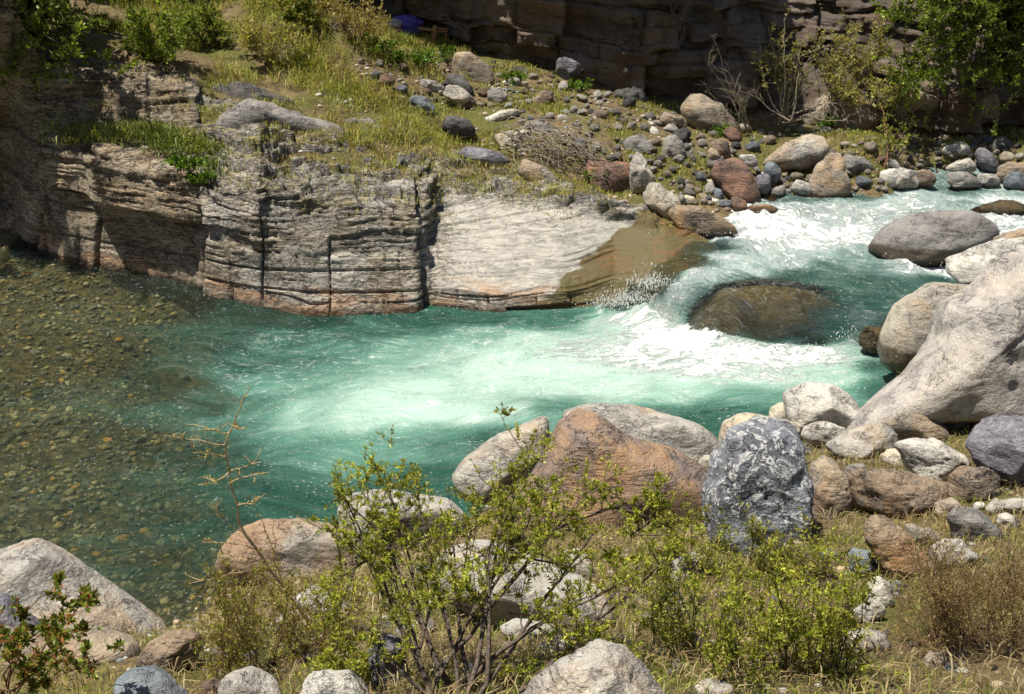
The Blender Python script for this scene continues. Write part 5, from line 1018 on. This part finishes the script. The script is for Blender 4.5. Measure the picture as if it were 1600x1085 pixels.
# the leafy shrub in the middle foreground
P = Plant(1); b0 = gp(705, 1084); b0[1] -= .25; b0[2] = gz(b0[0], b0[1])[0]-.05
tips = [(528,715,5.3),(560,720,5.6),(600,700,5.5),(648,705,5.6),(585,760,5.2),(640,780,5.4),(700,770,5.6),(745,745,5.5),(790,720,5.7),(832,655,5.7),(815,740,5.3),(850,730,5.9),(880,760,5.5),(960,705,5.7),(1025,738,5.8),(1052,790,5.5),(1058,822,5.6),(985,800,5.3),(930,790,5.8),
        (560,830,4.9),(525,870,5.2),(610,850,5.0),(690,840,5.0),(760,820,5.1),(830,820,5.0),(900,850,5.2),(960,880,4.9),(520,940,4.9),(560,930,4.7),(1000,850,5.6),(940,1010,4.6),(960,960,4.9)]
mains = []
for k, (px, py, Y) in enumerate(tips):
    tip = near(px, py+38, Y)
    if k % 5 in (1, 3) or not mains:
        st = b0+np.array([P.rs.uniform(-.2, .2), P.rs.uniform(-.2, .2), 0]); r_ = .012+.007*P.rs.rand()
    else:
        m = min(mains, key=lambda q: np.linalg.norm(q[-3]-tip)); st = m[P.rs.randint(3, 7)]; r_ = .008
    L = np.linalg.norm(tip-st); mains.append(P.path(st, tip, 10, .04, .04)); P.tube(mains[-1], r_, .003, 5)
    P.branch(mains[-1][2], tip, r_*.5, .24, int(5+6*L), .024, 9, 4, .04, .05, .3, bare=.15)
    for q in (4, 6, 8): P.branch(mains[-1][q], mains[-1][q]+np.array([P.rs.normal()*.16, P.rs.normal()*.16, P.rs.uniform(.05, .3)]), .005, .12, 3, .024, 9, 4, .08, .05, .2)
shrub = P.build('leafy_shrub', 'leafy thorny shrub with many slender stems in the middle foreground', 'shrub', GREEN, M['bark'], b0, .34)
# bare spiny sapling leaning out over the pool
P = Plant(2); b1 = gp(500, 985); b1[2] -= .05
trunk = P.path(b1, near(372, 815, 6.6), 10, .05, .05); P.tube(trunk, .016, .009, 6)
top_ = P.path(trunk[-1], near(392, 605, 6.4), 12, .09, .0)+np.sin(np.linspace(0, np.pi, 12))[:, None]*np.array([-.10, 0, 0]); P.tube(top_, .008, .003, 5); P.leaf_nodes(top_, 70, 1, .022, .0)
for (a, k, px, py, Y) in [(top_,5,256,680,6.5),(top_,6,312,672,6.3),(top_,4,302,708,6.5),(top_,3,310,758,6.6),(top_,2,420,738,6.3),(top_,3,408,722,6.5),(top_,1,400,775,6.2),(top_,7,378,672,6.5),(trunk,8,322,786,6.5),(trunk,7,318,842,6.5),(trunk,6,330,860,6.3),(trunk,5,296,912,6.3),(trunk,4,428,812,6.3),(trunk,3,360,935,6.1),(trunk,5,400,800,6.4)]:
    q = P.path(a[min(k, len(a)-1)], near(px, py, Y), 9, .10, .06); P.tube(q, .005, .002, 4); P.leaf_nodes(q, 34, 1, .022, .0, .1)
    for _ in range(3):
        j = P.rs.randint(3, 8); e_ = q[j]+P.rs.normal(size=3)*.05+np.array([0, 0, .04]); q2 = P.path(q[j], e_, 5, .1, 0); P.tube(q2, .0045, .0018, 3); P.leaf_nodes(q2, 10, 1, .02, 0)
P.build('bare_sapling', 'bare spiny sapling leaning over the pool above the tan boulder', 'sapling', [(.42, .29, .09), (.36, .29, .09), (.34, .19, .06), (.3, .3, .07)], M['tanbark'], b1, .4)
# dark-leaved sprig close to the camera, lower left
P = Plant(3); b2 = gp(60, 1084)-np.array([0, .35, 0]); b2[2] = gz(b2[0], b2[1])[0]-.02
for px, py, Y in [(108,905,4.6),(150,930,4.7),(130,960,4.5),(160,985,4.5),(95,1000,4.3),(40,985,4.4),(10,960,4.6),(180,1020,4.4),(-5,1010,4.3),(60,1040,4.2),(140,1030,4.2)]:
    P.branch(b2+P.rs.normal(size=3)*.03, near(px, py, Y), .006, .10, 8, .036, 9, 3, .08, .1, .4, .3, 4)
P.build('leafy_sprig', 'dark leafy sprig with red shoot tips in the lower left corner', 'sprig', [(.17, .21, .03), (.11, .15, .02), (.24, .27, .05), (.32, .13, .05)], M['redbark'], b2, .42)
# bushes on the near bank
def bush(seed, name, label, bases, tips, cols, leaf, r, lens, nside, nleaf, per, stem=None, width=.34, cat='bush', bare=0., wob=.08):
    P = Plant(seed); bs = [gp(*q) for q in bases]
    for px, py, dy in tips:
        i = int(np.argmin([abs(px-q[0])+P.rs.uniform(0, 60) for q in bases])); a = bs[i]+np.array([P.rs.uniform(-.18, .18), P.rs.uniform(-.18, .18), -.03])
        g = gp(px, py); Y = a[1]+dy*1.0
        P.branch(a, near(px, py, Y), r, lens, nside, leaf, nleaf, per, wob, .12, .2, .4, 4, True, bare)
    return P.build(name, label, cat, cols, stem or M['bark'], bs[0]-np.array([0, 0, .03]), width)
R_ = np.random.RandomState(4)
bush(11, 'green_bush', 'low bright green bush right of the leafy shrub at the bottom', [(1120,1050),(1200,1060),(1270,1050),(1060,1020),(1180,990)],
     [(R_.uniform(1000, 1350), R_.uniform(880, 1060), R_.uniform(-.35, .3)) for _ in range(92)], GREEN, .027, .004, .2, 6, 7, 4, bare=.25)
bush(12, 'dry_bush', 'dense reddish dry bush with tiny leaves, lower right corner', [(1500,1010),(1570,1000),(1600,930),(1540,930)],
     [(R_.uniform(1400, 1620), R_.uniform(860, 1030), R_.uniform(-.4, .3)) for _ in range(90)], [(.30, .21, .09), (.25, .17, .08), (.24, .21, .06), (.34, .25, .12), (.2, .19, .05)], .018, .0034, .26, 11, 8, 2, M['redbark'], .34, bare=.3)
bush(13, 'twiggy_bush', 'brown-green twiggy bush between the tan boulder and the shrub', [(400,1010),(460,1030),(520,1010),(380,1060),(470,985)],
     [(R_.uniform(320, 600), R_.uniform(880, 1070), R_.uniform(-.35, .3)) for _ in range(80)], OLIVE+GREEN[:2]+[(.32, .24, .11)], .022, .0035, .22, 9, 7, 3, M['redbark'], .36, bare=.25)
bush(14, 'trailing_bush', 'thin trailing green bush below the marbled boulder', [(1110,900),(1190,910),(1060,890)],
     [(R_.uniform(1030, 1310), R_.uniform(800, 930), R_.uniform(-.3, .2)) for _ in range(52)], GREEN+OLIVE[:2], .03, .0035, .2, 8, 8, 3, None, .34, bare=.25)
bush(15, 'dry_tuft_bush', 'yellowish dry scrub growing at the foot of the huge boulder', [(1500,640),(1560,630),(1430,645)],
     [(R_.uniform(1400, 1600), R_.uniform(585, 635), R_.uniform(-.2, .2)) for _ in range(40)], [(.30, .22, .06), (.24, .2, .05), (.2, .17, .05)], .028, .004, .16, 6, 6, 2, M['redbark'], .3)
bush(16, 'small_sprout', 'small green leafy sprout left of the shrub at the bottom edge', [(545,1084),(520,1084)],
     [(R_.uniform(480, 600), R_.uniform(990, 1060), R_.uniform(-.3, 0)) for _ in range(14)], GREEN, .032, .004, .12, 5, 6, 2, None, .4)

# far plants
def far_plant(seed, name, label, cat, base, tips, cols, leaf, r, lens, nside, nleaf, per, stem=None, width=.5, tree=False, bare=0., arch=.1):
    P = Plant(seed); base = np.array(base, float)
    for q in tips: P.branch(base+P.rs.normal(size=3)*.08, near(*q), r, lens, nside, leaf, nleaf, per, .08, arch, .25, .2, 4, True, bare)
    return P.build(name, label, cat, cols, stem or M['bark'], base, width, tree=tree)
DKG = [(.13, .18, .025), (.18, .23, .03), (.26, .30, .05), (.08, .12, .015)]
far_plant(21, 'overhanging_tree', 'green tree hanging over the dark cliff in the upper right', 'tree', at_y(1580, -60, 24.0),
    [(R_.uniform(1385, 1640), R_.uniform(-60, 165)*(.5+.5*(1 if k % 2 else .7)), R_.uniform(21.9, 23.3)) for k in range(46)]+[(1450,110,22.5),(1500,150,22.4),(1545,170,22.3),(1590,165,22.4),(1400,40,22.6),(1530,60,22)], DKG, .085, .03, .75, 9, 14, 3, None, .5, True, arch=.02)
far_plant(22, 'ledge_tree', 'dark green tree overhanging the shaded left end of the ledge', 'tree', at_y(20, 0, 22.5),
    [(R_.uniform(-60, 190), R_.uniform(-80, 110), R_.uniform(19.6, 21.6)) for k in range(40)]+[(60,120,19.7),(90,105,19.7),(30,70,19.6),(120,80,19.8),(50,40,19.6)], DKG, .085, .03, .75, 9, 14, 3, None, .5, True, arch=.02)
P = Plant(29); tb = np.array([-13.5, 23.5, 4.6]); P.tube(P.path(tb, tb+np.array([2.2, -1.5, 4.0]), 8, .05, 0), .16, .08, 7)  # unseen tree added above the view, its crown shaped to shade the left ledge
for k in range(34):
    P.branch(tb+np.array([2.0, -1.4, 3.6]), tb+np.array([P.rs.uniform(.8, 4.4), P.rs.uniform(-5.2, -.4), P.rs.uniform(2.6, 5.5)]), .03, .9, 8, .19, 11, 3, .08, .05, .3, .1, 4)
P.build('added_shade_tree', 'unseen leafy tree crown added to shade the left end of the ledge', 'tree', DKG, M['bark'], tb, .5, tree=True)
far_plant(23, 'cliff_shrub', 'yellow-green shrub growing up the cliff left of the overhanging tree', 'shrub', at_y(1228, 180, 23.0),
    [(1200,40,23),(1225,30,23.1),(1250,60,23),(1190,80,22.9),(1240,90,22.9),(1215,60,23),(1262,110,23),(1205,110,23),(1270,80,23.2),(1185,55,23)], [(.22, .22, .05), (.17, .17, .04), (.28, .24, .08)], .06, .016, .4, 8, 4, 3, M['palebark'])
far_plant(24, 'bare_tree', 'leafless pale sapling beside the large leaning boulder', 'sapling', at_y(1165, 200, 23.0), [(1120,70,23),(1135,110,22.9),(1105,100,23),(1150,120,23),(1160,140,22.8),(1105,140,23)], [(.2, .2, .05)], .05, .014, .4, 8, 1, 2, M['palebark'], bare=.5)
far_plant(25, 'young_sapling', 'young sapling with yellow-green tips on the far right bank', 'sapling', ground_hit(1378, 262), [(1385,160,22.6),(1440,170,22.8),(1425,200,22.4),(1365,150,22.8),(1450,190,22.7),(1380,190,22.2)], [(.30, .32, .05), (.24, .28, .05)], .07, .013, .3, 6, 3, 3, M['redbark'])
far_plant(26, 'dead_climber', 'pale dead creeper stems hanging on the cliff', 'creeper', at_y(1232, 190, 22.9), [(1250,90,22.9),(1280,120,23),(1180,150,22.8),(1330,160,22.8),(1290,180,22.6),(1255,60,23),(1340,190,22.6)], [(.3, .25, .1)], .04, .02, .5, 6, 1, 1, M['palebark'], bare=.8)
far_plant(27, 'leafless_bush', 'grey leafless bush against the cliff above the shaded wedge', 'bush', at_y(1050, 85, 25.0), [(1030,10,25),(1050,0,25),(1070,20,25),(1035,40,24.9),(1065,50,24.9),(1080,0,25.1),(1020,30,25)], [(.2, .17, .1)], .03, .012, .4, 8, 0, 1, M['palebark'])
for k, (nm_, lab, bs_, sp_, cols_, st_, nl) in enumerate([
    ('dark_bush', 'dark green bush between the ledge tree and the grassy hill', (250, 100, 22.2), (60, 75), DKG, None, 9), ('dark_bush', 'shaded bush above the shelf at the left of the hill', (320, 70, 23.2), (50, 60), DKG+OLIVE[:1], None, 7),
    ('dry_brush', 'dry brown brush on the crest of the grassy hill', (560, 70, 24.5), (45, 70), [(.28, .24, .07), (.3, .22, .1)], M['redbark'], 3), ('dry_brush', 'straw coloured brush tangle in the middle of the grassy hill', (420, 95, 22.8), (60, 70), [(.36, .32, .09), (.3, .28, .07)], M['palebark'], 4),
    ('dry_brush', 'dry brush near the top edge of the grassy hill', (470, 20, 25.0), (70, 50), [(.34, .30, .08), (.28, .22, .08)], M['redbark'], 4), ('dark_bush', 'round dark shrub at the top of the grassy hill', (455, 30, 24.9), (24, 38), DKG+OLIVE, None, 8)]):
    g = ground_hit(bs_[0], bs_[1])
    far_plant(130+k, nm_, lab, 'bush', g, [(bs_[0]+R_.uniform(-1, 1)*sp_[0], bs_[1]-R_.uniform(.1, 1)*sp_[1], g[1]+R_.uniform(-.7, .3)) for _ in range(18)], cols_, .075, .011, .4, 6, nl, 3, st_, .4)
for k, (nm_, lab, bs_, tp_) in enumerate([('cliff_brush', 'yellowish brush on the cliff above the brown angular shelf', (1300, 150, 23.6), (1310, 80)), ('cliff_brush', 'dry brush hanging on the cliff right of the yellow-green shrub', (1345, 130, 23.7), (1350, 60)), ('cliff_brush', 'thin brush at the cliff foot right of the dead creeper', (1330, 190, 23.2), (1335, 130)), ('cliff_brush', 'green-tipped brush under the left side of the overhanging tree', (1410, 180, 23.2), (1405, 120))]):
    far_plant(150+k, nm_, lab, 'brush', at_y(*bs_), [(tp_[0]+R_.uniform(-42, 42), tp_[1]+R_.uniform(-35, 35), bs_[2]-R_.uniform(0, .6)) for _ in range(16)], [(.36, .31, .10), (.28, .27, .07), (.40, .33, .14), (.25, .26, .06)], .06, .012, .35, 7, 4, 3, M['palebark'], .45)
P = Plant(28); rb = at_y(905, 262, 19.7)      # the root tangle
for k in range(60):
    a = at_y(R_.uniform(775, 905), R_.uniform(195, 240), R_.uniform(20.4, 21)); b = at_y(R_.uniform(815, 975), R_.uniform(225, 292), R_.uniform(19.5, 20.3))
    q = P.path(a, b, 9, .22, .02); P.tube(q, R_.uniform(.006, .017), .004, 4)
    for _ in range(3): j = P.rs.randint(2, 8); P.tube(P.path(q[j], q[j]+P.rs.normal(size=3)*.22, 5, .15, 0), .006, .003, 3)
P.build('root_tangle', 'tangle of dead pale roots and twigs spilling from the hollow', 'roots', [(.2, .2, .2)], M['palebark'], rb, stem_name='roots')
for k, (px, py, sz, lab) in enumerate([(615,88,22,'broad-leaved green weed left of the big tan slope boulder'),(655,92,26,'broad-leaved weed patch behind the whitish slope boulder'),(695,85,22,'green weed patch above the dark angular slope rock'),(590,70,30,'leafy green weeds at the top left of the slope'),
      (805,122,20,'green weed right of the big tan rounded boulder'),(900,135,14,'small green weed before the shaded purple boulder'),(935,275,28,'lush green weed below the root tangle'),(1290,195,14,'bright weed at the cliff foot on the right'),(1130,205,14,'small weed beside the large leaning boulder'),(290,260,22,'bright green cushion plant on the ledge face'),(320,282,20,'second green cushion plant on the ledge face'),(665,95,18,'dark weed behind the grey slope rock')]):
    P = Plant(60+k); g = ground_hit(px, py+sz*.5) if py > 0 and not (px < 400) else at_y(px, py+8, 17.75)
    s_ = np.linalg.norm(g-CAM)/FPX
    for _ in range(16): P.branch(g+np.append(P.rs.normal(size=2)*sz*s_*.4, 0), g+np.array([P.rs.normal()*sz*s_*.7, P.rs.normal()*sz*s_*.5, sz*s_*P.rs.uniform(.3, 1)]), .005, .12, 3, .06, 5, 3, .1, .1, .2, .2, 3, False)
    P.build('weed', lab, 'weed', FRESH, M['bark'], g, .6, 'green weeds of the far bank')

# ------------------------------------------------------------------ grass
def grass(name, label, p, L, cols, seed, width=.05, lean=.55, nseg=2):
    rs = np.random.RandomState(seed); n = len(p); d = rs.normal(size=(n, 3)); d[:, 2] = 0; d /= np.linalg.norm(d, axis=1)[:, None]
    L = L[:, None]; ln = rs.uniform(.15, 1, (n, 1))*lean; side = np.stack([-d[:, 1], d[:, 0], 0*d[:, 0]], 1); w = L*width*.5
    up = np.array([0, 0, 1.]); m = p+up*L*.55*(1-ln*.3)+d*L*ln*.3; tip = p+up*L*(1-ln*.75)+d*L*ln
    V = np.stack([p, m+side*w, tip, m-side*w], 1).reshape(-1, 3); Q = np.arange(n*4).reshape(-1, 4)
    cols = np.array(cols); pk = fbm(p*np.array([1.1, 1.1, 0])+seed, 3, 7)+rs.normal(size=n)*.16
    idx = np.clip(((pk+.45)/.9*len(cols)).astype(int), 0, len(cols)-1); c = cols[idx]*rs.uniform(.7, 1.25, (n, 1))
    me = mk_mesh(name, V, None, Q, False); attr(me, 'tint', np.concatenate([np.repeat(c, 4, 0), np.ones((n*4, 1))], 1), 'FLOAT_COLOR')
    return tag(link(name, me, M['grass']), label, 'grass', kind='stuff')
def field(n, x0, x1, y0, y1, seed, dens, lo=-.2):
    rs = np.random.RandomState(seed); x = rs.uniform(x0, x1, n); y = rs.uniform(y0, y1, n)
    k = fbm(np.stack([x, y, 0*x], 1)*dens, 3, seed); ok = rs.rand(n) < smooth(lo, lo+.34, k)
    x, y = x[ok], y[ok]; z = gz(x, y)
    lvl = np.where((y > 14) & (x > 0), up_z(y)+.06, .06); ok = (z > lvl) & ((x > -6.0) | (y > 22.6)) & ((x > -8.6) | (y > 23.4))
    return np.stack([x, y, z-.01], 1)[ok]
DRY = [(.34, .26, .10), (.28, .22, .08), (.23, .20, .06), (.38, .31, .15), (.20, .14, .065)]
MIXG = [(.24, .27, .045), (.34, .30, .08), (.18, .22, .03), (.38, .32, .10), (.29, .31, .06)]
p = field(80000, -2.5, 12, 18.6, 28, 71, .8, -.1); L = np.random.RandomState(1).uniform(.05, .16, len(p))
grass('bank_grass', 'short mossy green and straw grass over the far bank', p, L, MIXG, 1, .16)
p = field(95000, -9.5, -1.0, 19.5, 29, 72, .9, -.22); L = np.random.RandomState(2).uniform(.10, .38, len(p))*(1+1.1*np.clip(fbm(p*.9, 3, 17), -.6, .9))
grass('hill_grass', 'long yellow-green grass drooping down the hillside above the ledge', p, L, MIXG+DRY[:2]+[(.22, .25, .05)], 2, .045, .9)
p = field(78000, -4.2, 7.5, 3.6, 11.8, 73, 1.1, -.35); L = np.random.RandomState(3).uniform(.04, .16, len(p))
grass('near_grass', 'dry straw and green grass between the near boulders', p, L, [DRY[0], DRY[1], DRY[3], MIXG[0], DRY[2], MIXG[2], (.16, .22, .03), MIXG[4], DRY[3]], 3, .06, .8)
p = field(36000, -4.2, 7.5, 3.6, 11.8, 74, .9, -.3); L = np.random.RandomState(5).uniform(.06, .24, len(p))
grass('dry_litter', 'flattened straw and dead stalks lying on the near bank', p+np.array([0, 0, .012]), L, [(.36, .28, .15), (.28, .21, .10), (.20, .14, .07), (.40, .33, .19)], 5, .035, 1.3)
# tufts rooted on the ledge itself
_S = Pd.reshape(NU, NV, 3); rs = np.random.RandomState(9)
def tufts(n, per, umask, cols, Lr, seed, name, label, spread_=.10):
    rs = np.random.RandomState(seed); iu, iv = [], []
    nz = grid_normals(_S); nz = nz if nz[NU//2, NV*3//4, 2] > 0 else -nz
    while len(iu) < n:
        a, b = rs.randint(70, NU-150), rs.randint(int(NV*.42), int(NV*.9))
        if nz[a, b, 2] > .3 and rs.rand() < umask(us[a], vs_[b]): iu.append(a); iv.append(b)
    c = _S[iu, iv]; p = np.repeat(c, per, 0)+rs.normal(size=(n*per, 3))*np.array([spread_, spread_, .015])-np.array([0, 0, .02])
    return grass(name, label, p, rs.uniform(Lr[0], Lr[1], n*per), cols, seed, .08, .9)
tufts(800, 32, lambda u, v: (.1+.9*smooth(kk[5], kk[7], v))*(.3+.7*smooth(900, 760, u))*(.08+.92*smooth(330, 420, u)), MIXG+DRY, (.05, .17), 81, 'ledge_grass', 'dry and mossy grass tufts on the rough top of the ledge', .13)
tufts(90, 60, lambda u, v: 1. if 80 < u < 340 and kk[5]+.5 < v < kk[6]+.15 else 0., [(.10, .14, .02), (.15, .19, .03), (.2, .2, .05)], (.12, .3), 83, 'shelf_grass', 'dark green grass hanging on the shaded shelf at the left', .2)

# ------------------------------------------------------------------ the blue bundle and the wooden rail under the overhang
wood = bark('weathered_wood', (.40, .24, .10), (.28, .16, .07))
root = bpy.data.objects.new('wooden_rail', None); C.objects.link(root); rbp = at_y(678, 66, 27.6); root.location = tuple(rbp)
tag(root, 'small rough wooden rail with two posts below the dark cliff', 'rail')
def stick(name, a, b, r):
    P = Plant(int(abs(a[0]*1000)) % 1000); P.tube(P.path(a, b, 7, .02, 0), r, r*.8, 7)
    return based(name, np.concatenate(P.v), None, np.concatenate(P.q), wood, root)
stick('post', at_y(678, 70, 27.5), at_y(679, 40, 27.5), .06); stick('post', at_y(697, 70, 27.9), at_y(697, 44, 27.9), .045)
stick('crossbar', at_y(655, 45, 27.6), at_y(681, 48, 27.45), .045); stick('crossbar', at_y(679, 44, 27.55), at_y(699, 46, 27.85), .03); stick('crossbar', at_y(679, 50, 27.55), at_y(699, 50, 27.85), .03)
def cloth_mat(n, c):
    t = NT(n); tc = t.n('ShaderNodeTexCoord').outputs['Object']; nn = t.noise(tc, 6, 4)
    return t.done(t.bsdf(t.mix(nn, c, tuple(q*.6 for q in c)), .6, t.bump(nn, .6, .05)))
d, fcs = ico(5)
def blob(name, cen, dims, mat, seed, parent=None, label=None, cat=None):
    rs = np.random.RandomState(seed); v = d*(1+.4*fbm(d*1.6+seed, 3, 2)+.14*ridged(d*np.array([3, 3, 1.2])+seed, 3, 4))[:, None]*np.array(dims)+cen
    v[:, 2] = np.maximum(v[:, 2], cen[2]-dims[2]*.75)
    o = based(name, v, fcs, None, mat, parent)
    return tag(o, label, cat) if label else o
c0 = at_y(636, 38, 27.9)
bun = bpy.data.objects.new('cloth_bundle', None); C.objects.link(bun); bun.location = tuple(c0-np.array([0, 0, .3])); tag(bun, 'blue-purple cloth bundle on the slope beneath the dark cliff', 'bundle')
blob('blue_cloth', c0+np.array([.0, .1, .02]), (.36, .22, .17), cloth_mat('blue_purple_cloth', (.10, .07, .42)), 3, bun)
blob('dark_cloth', c0+np.array([.1, -.1, -.16]), (.42, .16, .12), cloth_mat('dark_blue_cloth', (.03, .03, .16)), 5, bun)
blob('white_cloth', c0+np.array([-.28, -.08, .02]), (.16, .12, .12), cloth_mat('white_cloth', (.45, .45, .5)), 7, bun)
blob('red_cloth', c0+np.array([.33, -.12, -.12]), (.12, .07, .06), cloth_mat('red_cloth', (.6, .05, .03)), 9, bun)
blob('red_cloth', c0+np.array([-.2, -.15, -.12]), (.2, .06, .04), bpy.data.materials['red_cloth'], 11, bun)
